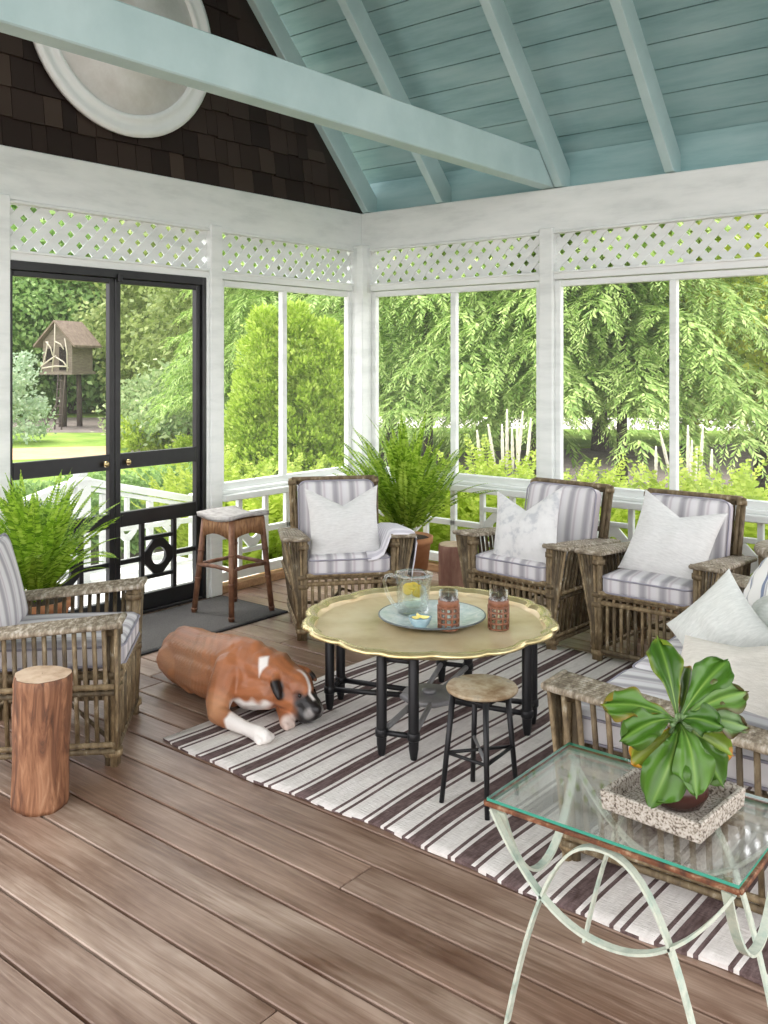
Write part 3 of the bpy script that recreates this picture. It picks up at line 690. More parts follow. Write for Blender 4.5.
# ---------------------------------------------------------------- tray table
TC = (2.272, -2.225)
tt = thing('tray_table', 'large round scalloped brass tray table on black folding legs', 'coffee table', (*TC, 0))
TR_ = .545
def scal(a, z=0):
    p = (a*8/(2*PI) + .15) % 1.0
    big = abs(math.sin(PI*p))
    return 1 - .075*(1-big**.5) + .012*math.cos(16*a)*0 - .03*math.exp(-((p-.5)/.07)**2)
q = MB()
q.lathe([(.001,.402),(TR_*.86,.402),(TR_*.875,.405),(TR_*.90,.420)], 192, rfun=lambda a, z: 1+(scal(a)-1)*max(0,(z-.402)/.02))
q.build('tray', M['brass'], tt)
q = MB()
q.lathe([(TR_*.90,.420),(TR_*.925,.428),(TR_*.955,.436),(TR_*.985,.432),(TR_,.424),(TR_*.995,.418),(TR_*.96,.424),(TR_*.92,.414),(TR_*.88,.398),(TR_*.3,.394),(.001,.394)], 192, rfun=lambda a, z: 1+(scal(a)-1)*max(0, min(1, (z-.395)/.02)))
q.build('rim', M['brass_rim'], tt)
hub = .095
for k in range(4):
    am = A_(20+90*k)
    for s in (-1, 1):
        a = am + s*A_(8.5); R1 = .43; c, s_ = math.cos(a), math.sin(a)
        q = MB(); q.lathe([(.008,0),(.013,.012),(.019,.05),(.0205,.10),(.0205,.385),(.016,.392)], 14, (R1*c, R1*s_, 0)); q.lathe([(.022,.08),(.025,.084),(.025,.108),(.022,.112)], 14, (R1*c, R1*s_, 0))
        L_ = q.build('leg', M['iron'], tt)
        q = MB(); q.tube([(R1*c*.97, R1*s_*.97, hub), (.10*math.cos(am+s*.35), .10*math.sin(am+s*.35), hub+.004)], .0115, 8); q.build('brace', M['iron'] if k % 2 == 0 else M['steel'], tt)
    a0, a1 = am-A_(8.5), am+A_(8.5)
    q = MB(); q.tube([(.43*math.cos(a0), .43*math.sin(a0), hub), (.43*math.cos(a1), .43*math.sin(a1), hub)], .011, 8); q.build('leg_rail', M['iron'], tt)
    q = MB(); q.tube([(.43*math.cos(a0), .43*math.sin(a0), .375), (.43*math.cos(a1), .43*math.sin(a1), .375)], .011, 8); q.build('leg_rail', M['iron'], tt)
    q = MB(); q.tube([(.42*math.cos(am), .42*math.sin(am), .378), (.02*math.cos(am), .02*math.sin(am), .378)], .010, 8); q.build('top_support', M['iron'], tt)
q = MB(); q.lathe([(.001,.085),(.115,.085),(.125,.09),(.125,.104),(.115,.11),(.001,.11)], 8); q.lathe([(.001,.11),(.03,.11),(.03,.125),(.001,.128)], 16); q.build('hub', M['steel'], tt, bevel=.002)
TZ = .402
def tab(px, py, z=TZ): p = fp(px, py, z); return (p.x, p.y, z)
# platter and what it carries
PC = Vector(tab(432, 621)); PC = Vector((PC.x, PC.y, TZ+.0005))
o = MB().lathe([(.001,.0),(.13,.0),(.17,.010),(.222,.024),(.226,.030),(.221,.032),(.175,.018),(.14,.010),(.001,.010)], 64).build('serving_platter', M['platter'], loc=PC)
tag(o, 'pale blue-white marbled round platter on the brass tray table', 'platter')
o2 = MB().tube([(.2245*math.cos(2*PI*k/64), .2245*math.sin(2*PI*k/64), .0292) for k in range(64)], .004, 6, closed=True).build('edge', M['platter_rim'], o)
PZ = TZ+.0115
p = fp(413, 613, PZ)
pit = thing('water_pitcher', 'clear fluted glass pitcher of lemon water on the platter', 'pitcher', (p.x, p.y, PZ))
def flute(a, z): return 1+.018*math.cos(12*a)*(1 if z < .12 else max(0, 1-(z-.12)/.02))
q = MB(); prof_o = [(.001,0),(.058,0),(.064,.004),(.068,.05),(.074,.12),(.078,.16),(.079,.175)]; prof_i = [(.075,.175),(.074,.16),(.069,.12),(.063,.05),(.058,.014),(.001,.014)]
q.lathe(prof_o+prof_i, 48, rfun=lambda a, z: flute(a, z)*(1+.16*math.exp(-((a-A_(20))/.28)**2)*max(0,(z-.13)/.045))); q.build('body', M['tumbler'], pit)
ha = A_(215); d = (math.cos(ha), math.sin(ha)); q = MB()
q.tube([(d[0]*r_, d[1]*r_, z) for r_, z in ((.074,.155),(.095,.165),(.118,.158),(.125,.135),(.118,.10),(.10,.06),(.082,.035),(.066,.028))], .0075, 10); q.build('handle', M['tumbler'], pit)
o = MB().lathe([(.001,.0145),(.0565,.0145),(.062,.05),(.068,.12),(.0685,.128),(.001,.128)], 40).build('water', M['water'], pit)
def slice_(c, r, ax, label, name='lemon_slice'):
    root = thing(name, label, 'lemon', c, 0, 'lemon slices in the pitcher')
    q = MB().lathe([(r*.9,-.003),(r,-.0025),(r,.0025),(r*.9,.003)], 28); a = q.build('rind', M['lemon'], root)
    q = MB().lathe([(.001,-.0028),(r*.9,-.0028)], 28); q.lathe([(r*.9,.0028),(.001,.0028)], 28)
    b = q.build('flesh', M['lemon_flesh'], root)
    root.rotation_euler = ax; return root
B0 = Vector((p.x, p.y, PZ)); cr = Vector((.777,.6295,0)); cf = Vector((.63,-.777,0))
slice_(B0+cr*.020+cf*.04+Vector((0,0,.105)), .027, (A_(74),0,A_(30)), 'whole round lemon slice facing out at the front of the pitcher')
slice_(B0-cr*.022+cf*.032+Vector((0,0,.112)), .026, (A_(60),A_(28),A_(10)), 'tilted lemon slice near the pitcher handle')
slice_(B0-cr*.002+cf*.02+Vector((0,0,.122)), .025, (A_(20),A_(10),0), 'lemon slice floating flat at the top of the pitcher')
p = fp(420, 628, PZ)
bo = MB().lathe([(.001,0),(.022,0),(.024,.004),(.036,.018),(.046,.038),(.049,.046),(.047,.047),(.043,.040),(.033,.022),(.02,.009),(.001,.008)], 40).build('small_bowl', M['bowl'], loc=(p.x, p.y, PZ)); tag(bo, 'small blue-grey glazed bowl of lemon wedges on the platter', 'bowl')
for k, (a, lab) in enumerate(((.3, 'lemon wedge in the bowl, nearest the tumbler'), (2.5, 'lemon wedge in the bowl, nearest the pitcher'), (4.4, 'lemon wedge in the bowl, at its front edge'))):
    root = thing('lemon_wedge', lab, 'lemon', (p.x+.018*math.cos(a), p.y+.018*math.sin(a), PZ+.041), a, 'lemon wedges in the bowl')
    q = MB(); R_, n = .019, 12; arc = [(-R_*math.cos(PI*t/n)*1.2, R_*.72*math.sin(PI*t/n)) for t in range(n+1)]
    vs = [(x, -.0, 0.014-z_*.9) for x, z_ in arc]
    P = []
    for j in range(7):
        th = A_(-38+76*j/6); P.append([(x, z_*math.sin(th), .012-z_*math.cos(th)) for x, z_ in arc])
    q.grid(P); q.build('rind', M['lemon'], root)
    q = MB()
    for th in (A_(-38), A_(38)):
        vs = [(x, z_*math.sin(th), .0121-z_*math.cos(th)) for x, z_ in arc]; q.add(vs, [tuple(range(len(vs)))])
    q.build('flesh', M['lemon_flesh'], root)
def tumbler(px, py, z, label):
    p = fp(px, py, z); root = thing('cane_wrapped_tumbler', label, 'glass', (p.x, p.y, z), 0, 'cane wrapped tumblers')
    MB().lathe([(.001,0),(.034,0),(.036,.004),(.0375,.08),(.0395,.158),(.0375,.158),(.0355,.08),(.033,.012),(.001,.012)], 32).build('body', M['tumbler'], root)
    q = MB()
    for z_ in (.006,.030,.052,.074,.094): q.tube([((.0395+.02*z_)*math.cos(2*PI*k/32), (.0395+.02*z_)*math.sin(2*PI*k/32), z_+.0012*math.sin(k*2)) for k in range(32)], .0042, 6, closed=True)
    q.lathe([(.0405,.098),(.0425,.100),(.0428,.122),(.0405,.124),(.0395,.11)], 32)
    for k in range(10):
        a = 2*PI*k/10; q.tube([(.0405*math.cos(a), .0405*math.sin(a), .004), (.042*math.cos(a+.1), .042*math.sin(a+.1), .102)], .0042, 6)
    q.build('cane_sleeve', M['cane'], root)
tumbler(448.5, 629.5, PZ, 'cane-wrapped glass tumbler standing on the platter')
tumbler(498.5, 629, TZ+.0005, 'cane-wrapped glass tumbler standing directly on the brass tray')

# ---------------------------------------------------------------- little metal stool
sx, sy = 2.834, -2.684
ms = thing('metal_stool', 'small round stool with rust-mottled top and black legs before the tray table', 'stool', (sx, sy, .0125))
MB().lathe([(.001,.358),(.112,.358),(.122,.361),(.124,.367),(.120,.374),(.001,.374)], 40).build('seat', M['rust_top'], ms)
feet = [Vector((*fp(441.5,806).xy,0)), Vector((*fp(487.2,823.5).xy,0)), Vector((*fp(517,798).xy,0)), Vector((*fp(472.7,784.5).xy,0))]
feet = [f-Vector((sx, sy, 0)) for f in feet]; tops = [Vector((f.x*.72, f.y*.72, .36)) for f in feet]
for f, t in zip(feet, tops): MB().tube([f, t], [.0085,.0105], 10).build('leg', M['iron'], ms)
mid = [f.lerp(t, .46) for f, t in zip(feet, tops)]
for i in range(2): MB().tube([mid[i], mid[i+2]], .006, 8).build('cross_brace', M['iron'] if i == 0 else M['steel'], ms)
MB().tube([mid[0], mid[1]], .006, 8).build('stretcher', M['iron'], ms); MB().tube([mid[1], mid[2]], .006, 8).build('stretcher', M['iron'], ms)
q = MB(); q.tube([tops[k]-Vector((0,0,.008)) for k in range(4)], .008, 8, closed=True); q.build('top_ring', M['iron'], ms)

# ---------------------------------------------------------------- cane stool with saddle top on the mat
cs = thing('cane_stool', 'tall brown cane stool with grey saddle top on the door mat', 'stool', (.40,-1.645,.014))
q = MB(); n = 14; a = .143
top = []; 
for i in range(n+1):
    u = -1+2*i/n; row = []
    for k in range(n+1):
        v = -1+2*k/n; x = a*u*(1+.05*abs(v)**2*0+.06*(u*u*v*v)); y = a*v*(1+.06*(u*u*v*v)); row.append((x, y, .583+.020*u*u-.006*v*v))
    top.append(row)
bot = [[(p_[0]*.985, p_[1]*.985, p_[2]-.024) for p_ in r_] for r_ in top]
q.grid(top); q.grid(bot); rim = lambda G: G[0]+[r_[-1] for r_ in G[1:]]+G[-1][::-1][1:]+[r_[0] for r_ in G[::-1]][1:]
q.grid([rim(top), rim(bot)]); o = weld(q.build('seat', M['stool_top'], cs))
for sx_ in (-1, 1):
    for sy_ in (-1, 1):
        q = MB(); f = Vector((sx_*.165, sy_*.16, 0)); t = Vector((sx_*.118, sy_*.118, .565)); q.tube([f, t], [.0165,.0175], 12)
        for z in (.02,.20,.36): c = f.lerp(t, z/.55); q.tube([c-Vector((0,0,.006)), c+Vector((0,0,.006))], .0195, 12)
        q.build('leg', M['stool_leg'], cs)
q = MB()
for k in range(4):
    c, s = [(0,-1),(1,0),(0,1),(-1,0)][k]; nn = 20
    for i in range(nn):
        t = -.118+.236*(i+.5)/nn; arch = .085 + .030*(abs(t)/.118)**2
        x, y = (t, s*.128) if c == 0 else (c*.128, t)
        q.tube([(x, y, .566), (x*1.02, y*1.02, .566-arch)], .0078, 6)
q.build('apron', M['stool_wicker'], cs)
for k in range(4):
    c, s = [(0,-1),(1,0),(0,1),(-1,0)][k]; r1, z = .145, .285
    pts = [(-r1, s*r1, z), (0, s*(r1-.012), z+.004), (r1, s*r1, z)] if c == 0 else [(c*r1, -r1, z), (c*(r1-.012), 0, z+.004), (c*r1, r1, z)]
    MB().tube(pts, .012, 8).build('stretcher', M['stool_leg'], cs)

# ---------------------------------------------------------------- log stumps
def log(name, label, r, h, loc, mat, lean=(0,0), seed=0):
    root = thing(name, label, 'log stool', loc)
    rr = random.Random(seed); ph = [rr.uniform(0, 6) for _ in range(6)]
    def rad(a, t): return r*(1+.05*math.sin(2*a+ph[0])+.04*math.sin(3*a+ph[1]+1.5*t)+.02*math.sin(7*a+ph[2]+4*t)+.012*math.sin(13*a+ph[3]-6*t) + .035*math.sin(3.4*t+ph[4])+.03*(1-t))
    q = MB(); P = []; n = 56; m = 26
    for i in range(m+1):
        t = i/m; rr_ = []; e = .96 if i in (0, m) else 1
        for k in range(n):
            a = 2*PI*k/n; R = rad(a, t)*e; rr_.append((R*math.cos(a)+lean[0]*t, R*math.sin(a)+lean[1]*t, h*t))
        P.append(rr_)
    q.grid(P, wrap=True); q.add(P[0], [tuple(range(n))[::-1]]); weld(q.build('trunk', mat, root))
    q = MB(); ring = P[-1]; ctr = (lean[0], lean[1], h)
    R0 = [[(ctr[0]+(p_[0]-ctr[0])*s, ctr[1]+(p_[1]-ctr[1])*s, p_[2]+.001+.003*(1-s)) for p_ in ring] for s in (.995,.8,.6,.4,.2,.02)]
    q.grid(R0, wrap=True); q.build('sawn_top', M['log_top'], root)
log('log_stool', 'tall stripped orange-brown log standing beside the empty armchair', .094, .44, (1.69,-3.665,0), M['log'], (.008,.005), 3)
log('log_stool', 'short reddish log between the corner fern and the patterned-pillow armchair', .098, .35, (1.235,-.55,0), M['log_red'], (0,0), 5)

# ---------------------------------------------------------------- glass end table
gx0, gx1, gy0, gy1, gz = 3.42, 3.995, -3.575, -3.17, .50
gt = thing('glass_end_table', 'low rectangular glass table on curved green-white iron legs beside the settee', 'end table', ((gx0+gx1)/2, (gy0+gy1)/2, 0))
hx, hy = (gx1-gx0)/2, (gy1-gy0)/2
q = MB(); q.box((0,0,gz-.005), (2*hx-.006, 2*hy-.006, .010)); 
o = q.build('glass_top', [M['glass'], M['glass_edge']], gt)
for f_ in o.data.polygons: f_.material_index = 0 if abs(f_.normal.z) > .5 else 1
q = MB(); zt = gz-.012
for a, b in (((-hx,-hy),(hx,-hy)), ((-hx,hy),(hx,hy)), ((-hx,-hy),(-hx,hy)), ((hx,-hy),(hx,hy))):
    q.bar((*a, zt), (*b, zt), .010, .010)
q.build('frame', M['rust'], gt, bevel=.002)
def strap(pts, w=.020, t=.006, side=(0,1,0)):
    q = MB(); P = [Vector(p_) for p_ in pts]; S = Vector(side); rows = []
    for i, p_ in enumerate(P):
        tg = (P[min(i+1, len(P)-1)]-P[max(i-1, 0)]).normalized(); nn = tg.cross(S).normalized()
        rows.append([p_+S*w/2+nn*t/2, p_-S*w/2+nn*t/2, p_-S*w/2-nn*t/2, p_+S*w/2-nn*t/2])
    q.grid(rows, wrap=True, smooth=False); q.add(rows[0], [(0,1,2,3)]); q.add(rows[-1], [(3,2,1,0)]); return q
for s in (-1, 1):
    y = s*(hy-.012); pts = []
    for k in range(29): t = -1+2*k/28; pts.append((t*(hx-.012), y, .27+.205*abs(t)**2.2))
    strap(pts).build('hanging_arc', M['patina'], gt)
    pts = []
    for k in range(29): t = -1+2*k/28; pts.append((t*(hx*.82), y-.0*s, .47-.47*abs(t)**2.4))
    strap(pts).build('leg', M['patina'], gt)
for s in (-1, 1):
    x = s*(hx-.012); pts = [(x-.02*s, (-1+2*k/20)*(hy-.02), .27+.2*abs(-1+2*k/20)**2.2) for k in range(21)]
    strap(pts, side=(1,0,0)).build('end_arc', M['patina'], gt)
# stone tray with the potted plant
tr = thing('stone_tray', 'speckled square stone tray on the glass table', 'tray', (3.775,-3.352,gz+.0005), A_(-4))
q = MB(); s1, s2, hh = .118, .104, .043
vs = []
for (s_, z) in ((s1*.97,0),(s1,hh),(s2,hh),(s2*.98,.012)): vs += [(-s_,-s_,z),(s_,-s_,z),(s_,s_,z),(-s_,s_,z)]
fs = [(3,2,1,0),(12,13,14,15)]
for l in range(3): fs += [(l*4+k, l*4+(k+1)%4, l*4+4+(k+1)%4, l*4+4+k) for k in range(4)]
q.add(vs, fs); q.build('tray_body', M['terrazzo'], tr, bevel=.003)
# ================================================================== PLANTS INDOORS
def fast_mesh(name, verts, quads, mat, parent=None, smooth=False):
    me = bpy.data.meshes.new(name); nv, nq = len(verts), len(quads)
    me.vertices.add(nv); me.vertices.foreach_set('co', np.asarray(verts, np.float32).ravel())
    me.loops.add(nq*4); me.loops.foreach_set('vertex_index', np.asarray(quads, np.int32).ravel())
    me.polygons.add(nq); me.polygons.foreach_set('loop_start', np.arange(0, nq*4, 4, dtype=np.int32)); me.polygons.foreach_set('loop_total', np.full(nq, 4, np.int32))
    if smooth: me.polygons.foreach_set('use_smooth', np.ones(nq, bool))
    me.materials.append(mat); me.update(calc_edges=True); me.validate()
    o = bpy.data.objects.new(name, me); COL.objects.link(o)
    if parent: o.parent = parent
    return o
def unit(a): return a/np.maximum(np.linalg.norm(a, axis=-1, keepdims=True), 1e-9)
def leaves(C, D, S, L, Wd, fold=.15):
    """one four-cornered leaf per row: base C, along D, across S"""
    D = unit(D); S = unit(S - D*(S*D).sum(-1, keepdims=True)); Nn = np.cross(D, S); L = np.broadcast_to(np.asarray(L), (len(C),))[:,None]; Wd = np.broadcast_to(np.asarray(Wd), (len(C),))[:,None]
    v = np.stack([C, C+D*L*.5+S*Wd*.5+Nn*Wd*fold, C+D*L, C+D*L*.5-S*Wd*.5+Nn*Wd*fold], 1)
    return v.reshape(-1, 3), np.arange(len(C)*4).reshape(-1, 4)
def rdir(n, rng=RNG): return unit(rng.normal(size=(n, 3)))
def fern(n, L0, L1, rng, spread=1.0, leaflet=.035, up=.75):
    Cs, Ds, Ss, Ls, Ws = [], [], [], [], []
    for i in range(n):
        az = rng.uniform(0, 2*PI); L = rng.uniform(L0, L1); el = rng.uniform(.45, 1.35)*up + .25; el = min(el, 1.5); m = 46
        h = np.array([math.cos(az), math.sin(az), 0]); p = h*rng.uniform(0, .06); p[2] = rng.uniform(0, .02); ang = el; side = np.array([-h[1], h[0], 0])
        droop = rng.uniform(.4, 1.5)*spread; tw = rng.uniform(-.5, .5); fac = rng.uniform(-.6, .6)
        for k in range(m):
            t = k/m; a = ang - droop*t**1.7; d = h*math.cos(a) + np.array([0,0,1])*math.sin(a); d = d + side*tw*t*.35; d /= np.linalg.norm(d); p = p + d*L/m
            if t > .12:
                sd = side*math.cos(fac) + np.cross(d, side)*math.sin(fac)
                wl2 = leaflet*(math.sin(PI*min(1, (t*.92+.12)))**.6)*rng.uniform(.85, 1.1)
                for s in (-1, 1): Cs.append(p.copy()); Ds.append(sd*s + d*.45 + np.array([0,0,-.15])); Ss.append(d); Ls.append(wl2); Ws.append(L/m*1.25)
            Cs.append(p-d*L/m); Ds.append(d); Ss.append(side); Ls.append(L/m*1.3); Ws.append(.005)
    return leaves(np.array(Cs), np.array(Ds), np.array(Ss), np.array(Ls), np.array(Ws), .1)
# potted fern in the corner
f1 = thing('potted_fern', 'big arching fern in a terracotta pot in the room corner', 'potted plant', (.83,-.50,0))
q = MB(); q.lathe([(.001,0),(.115,0),(.12,.01),(.155,.30),(.168,.305),(.172,.345),(.160,.350),(.150,.335),(.001,.33)], 36); q.build('pot', M['terracotta'], f1)
q = MB(); q.lathe([(.001,.345),(.10,.342),(.148,.334)], 24); q.build('soil', M['soil'], f1)
v_, f_ = fern(125, .50, .86, np.random.default_rng(3), .62, .040, 1.12); v_[:,1] = np.where(v_[:,1] > .28, .28+(v_[:,1]-.28)*.42, v_[:,1]); o = fast_mesh('fronds', v_+np.array([0,0,.335]), f_, M['fern'], f1)
# potted fern behind the empty armchair
f2 = thing('potted_fern', 'dark green fern in a tall pot beside the screen doors, behind the empty armchair', 'potted plant', (.57,-3.03,0))
q = MB(); q.lathe([(.001,0),(.12,0),(.125,.01),(.10,.06),(.12,.16),(.155,.34),(.178,.36),(.178,.39),(.162,.392),(.15,.37),(.001,.36)], 36); q.build('pot', M['terracotta'], f2)
q = MB(); q.lathe([(.001,.385),(.10,.38),(.15,.37)], 24); q.build('soil', M['soil'], f2)
v_, f_ = fern(105, .42, .66, np.random.default_rng(5), .75, .042, 1.12); fast_mesh('fronds', v_+np.array([0,0,.375]), f_, M['fern_dark'], f2)

# broad-leaved plant on the stone tray
pc = Vector((3.785,-3.345,gz+.0135))
pp = thing('potted_succulent', 'green broad wavy-leaved succulent in a brown pot on the stone tray', 'potted plant', pc)
q = MB(); q.lathe([(.001,0),(.046,0),(.052,.004),(.066,.030),(.062,.052),(.052,.066),(.050,.085),(.046,.085),(.046,.07),(.001,.068)], 36); q.build('pot', M['brown_pot'], pp)
q = MB(); q.lathe([(.001,.076),(.03,.075),(.046,.070)], 20); q.build('soil', M['soil'], pp)
RC = at(678, 722, 2.06) - pc
q = MB(); q.tube([(0,0,.07), (RC.x*.5, RC.y*.5, RC.z*.55), tuple(RC)], [.013,.012,.010], 10); q.build('stem', M['stem'], pp)
succ_mat = attrmat('succulent_leaf', 'tint', .32, .5, .25)
def big_leaf(tip, width, bow, normal, seed, edge=(96,128,40), body=(76,120,36), core=(168,192,104), ruff=.009):
    rr = random.Random(seed); T = Vector(tip); L = T.length; d = T.normalized(); n = (Vector(normal)-d*d.dot(Vector(normal))).normalized(); s = d.cross(n)
    nu, nv = 40, 26; P = []; colr = []; ph = rr.uniform(0, 6)
    for i in range(nu+1):
        t = i/nu; row = []
        tt_ = min(1, max(0, (t-.08)/.76)); w = width*1.12*(.12 + .88*tt_*tt_*(3-2*tt_)); 
        if t > .74: w *= max(0.0, 1-((t-.74)/.262)**2.6)**.5
        for j in range(nv+1):
            u = -1+2*j/nv
            c = d*(L*t) + n*(bow*4*t*(1-t)*L - .18*L*max(0, t-.6)**1.5) + s*(u*w)
            c += n*(-.22*w*(1-abs(u))**1.0*(t < .99) + .10*w*u*u + ruff*math.sin(ph+17*t+(2.2 if u > 0 else 0))*abs(u)**2.5*t*1.6)
            c += n*(.09*w*math.cos(u*8.2)*min(1, t*1.6)) + d*(.022*L*abs(math.sin(u*5.2+ph))*t**5) - d*(.012*L*t**5)
            c += d*(-.10*L*u*u*t**3 + .003*math.sin(ph+9*u)*t**4)
            row.append(c + RC)
            k = max(0, 1-abs(u)*(3+9*t))*(1-.75*t); e = max(0, abs(u)-.72)/.28 if t < .9 else max(0, abs(u)-.72)/.28
            vein = .07*math.sin(u*11+ t*2)*(1-k)
            col = [body[q_]*(1+vein)*(1-k)+core[q_]*k for q_ in range(3)]; e = max(e, (t-.93)/.07)
            col = [col[q_]*(1-max(0,e))+edge[q_]*max(0,e) for q_ in range(3)]; colr.append((*lin([max(0,min(255,x)) for x in col]), 1))
        P.append(row)
    mb = MB(); mb.grid(P); nf = len(mb.f); back = [[p_ - n*.0022 for p_ in r_] for r_ in P]; mb.grid(back)
    o = mb.build('leaf', succ_mat, pp, fix=False); ca = o.data.color_attributes.new('tint', 'FLOAT_COLOR', 'POINT')
    ca.data.foreach_set('color', np.array(colr+colr, np.float32).ravel()); weld(o, .0003); return o
view = -FWD
for (px, py, D, w, bow, nrm, sd, ed, bd) in (
    (658, 636, 2.16, .037, .10, view+UPV*.3, 1, (120,140,40), (62,102,26)),
    (692, 664, 2.18, .030, .05, view+UPV*.4, 2, (150,110,40), (72,98,28)),
    (603, 702, 2.05, .042, .12, view*.5+UPV, 3, (140,120,44), (82,124,40)),
    (622, 738, 1.97, .038, .16, view*.6+UPV, 4, (70,100,36), (74,116,34)),
    (652, 806, 1.93, .046, .20, view+UPV*.5, 5, (70,110,36), (78,120,38)),
    (634, 766, 2.02, .036, .10, view+UPV*.2, 6, (214,150,40), (140,156,52)),
    (697, 795, 1.92, .040, .22, view+UPV*.5, 7, (80,120,44), (90,132,50)),
    (724, 786, 1.99, .036, .16, view+UPV*.4, 8, (70,100,40), (76,118,40)),
    (750, 726, 2.02, .040, .12, view*.5+UPV, 9, (90,70,40), (120,152,96)),
    (728, 658, 2.13, .040, .12, view*.7+UPV*.6-RGT*.4, 10, (70,110,36), (80,124,40)),
    (748, 690, 2.08, .040, .12, view*.6+UPV*.8-RGT*.2, 11, (90,80,44), (110,150,70)),
    (722, 726, 1.98, .034, .20, view*.8+UPV*.8, 12, (60,96,30), (64,106,32)),
    (734, 756, 2.05, .036, .10, view+UPV*.3, 13, (206,136,40), (120,150,52)),
    (672, 770, 1.97, .030, .18, view+UPV*.4, 14, (70,110,36), (84,126,42))):
    big_leaf(at(px, py, D)-pc-RC, w, bow, nrm, sd, ed, bd)
for k in range(7):
    a = 2*PI*k/7; dv = RGT*math.cos(a)*.028+UPV*math.sin(a)*.028+view*.030
    big_leaf(dv, .010, .1, view, 30+k, (130,160,110), (150,180,130), (190,206,160), .002)

# ================================================================== THE DOG
dog_o = Vector((1.40,-2.66,0))
def blob(pts):
    """dense chain of spheres along (x,y,z,r) points"""
    out = []
    for a, b in zip(pts[:-1], pts[1:]):
        a, b = np.array(a, float), np.array(b, float); L = np.linalg.norm(b[:3]-a[:3]); n = max(2, int(L/(.25*min(a[3], b[3])))+1)
        for k in range(n+1): t = k/n; out.append(a*(1-t)+b*t)
    return out if out else [np.array(p, float) for p in pts]
SPH = []
def chain(*p): SPH.extend(blob(p))
# trunk, slightly rolled on one hip
chain((-.262,.0,.125,.112), (-.20,.0,.150,.118), (-.08,.0,.150,.118), (.05,.005,.160,.132), (.17,.005,.170,.130), (.245,.01,.165,.115))
chain((-.27,.045,.13,.105), (-.05,.04,.13,.115), (.15,.045,.145,.11)); chain((-.2,-.03,.11,.10), (0,-.035,.115,.11), (.18,-.04,.125,.11))
chain((-.26,.0,.205,.055), (-.10,.0,.222,.048), (.08,.005,.238,.050), (.20,.008,.25,.058), (.27,.015,.245,.058))         # spine ridge and withers
chain((-.245,-.06,.10,.085), (-.18,-.10,.085,.074), (-.09,-.135,.055,.050), (-.075,-.14,.048,.044))                       # near thigh folded
chain((-.08,-.135,.045,.040), (-.19,-.130,.030,.028), (-.20,-.13,.026,.026), (-.11,-.155,.024,.024), (-.07,-.16,.022,.024))
chain((-.24,.10,.10,.085), (-.12,.15,.075,.065), (-.05,.17,.05,.045))
chain((-.355,-.005,.165,.018), (-.385,-.01,.155,.015), (-.405,-.012,.150,.012))                                               # docked tail
chain((-.36,.0,.13,.05), (-.30,.0,.14,.09))
chain((-.25,-.125,.125,.080), (-.17,-.165,.108,.066))
# neck
chain((.23,.01,.19,.105), (.30,.02,.185,.098), (.365,.04,.178,.092), (.42,.052,.17,.084))
chain((.28,-.02,.11,.09), (.36,.0,.115,.08))
# near foreleg
chain((.205,-.075,.19,.070), (.215,-.115,.14,.066), (.235,-.160,.085,.055), (.262,-.188,.050,.043))
chain((.262,-.188,.048,.043), (.33,-.192,.040,.036), (.41,-.190,.034,.029), (.465,-.188,.030,.027))
chain((.465,-.188,.030,.028), (.51,-.186,.028,.033), (.535,-.185,.024,.031))
for dy in (-.028,-.010,.009,.027): chain((.53,-.186+dy,.022,.016), (.558-.010*(abs(dy)/.028),-.186+dy*1.1,.017,.0155))
# far foreleg, paw just showing beneath the chin
chain((.24,.09,.15,.07), (.28,.12,.07,.05), (.36,.08,.04,.036), (.44,.02,.032,.030), (.495,-.022,.028,.031))
for dy in (-.02,-.003,.014): chain((.495,-.022+dy,.022,.016), (.522,-.030+dy,.017,.0155))
# head
chain((.435,.055,.172,.078), (.470,.058,.168,.074)); chain((.45,.02,.14,.06), (.49,.03,.115,.052)); chain((.45,.095,.14,.06), (.49,.09,.115,.052))
chain((.485,.06,.19,.050), (.505,.06,.165,.048))
chain((.495,.06,.125,.058), (.535,.060,.085,.052), (.552,.060,.066,.046))                                                     # muzzle
chain((.525,.026,.075,.040), (.548,.028,.050,.036)); chain((.525,.094,.075,.040), (.548,.092,.050,.036)); chain((.50,.06,.06,.042), (.535,.06,.038,.034))
chain((.574,.060,.090,.022), (.585,.060,.080,.023))
for s in (-1, 1): chain((.502,.06+s*.038,.182,.017), (.517,.06+s*.036,.165,.014))                                            # brow
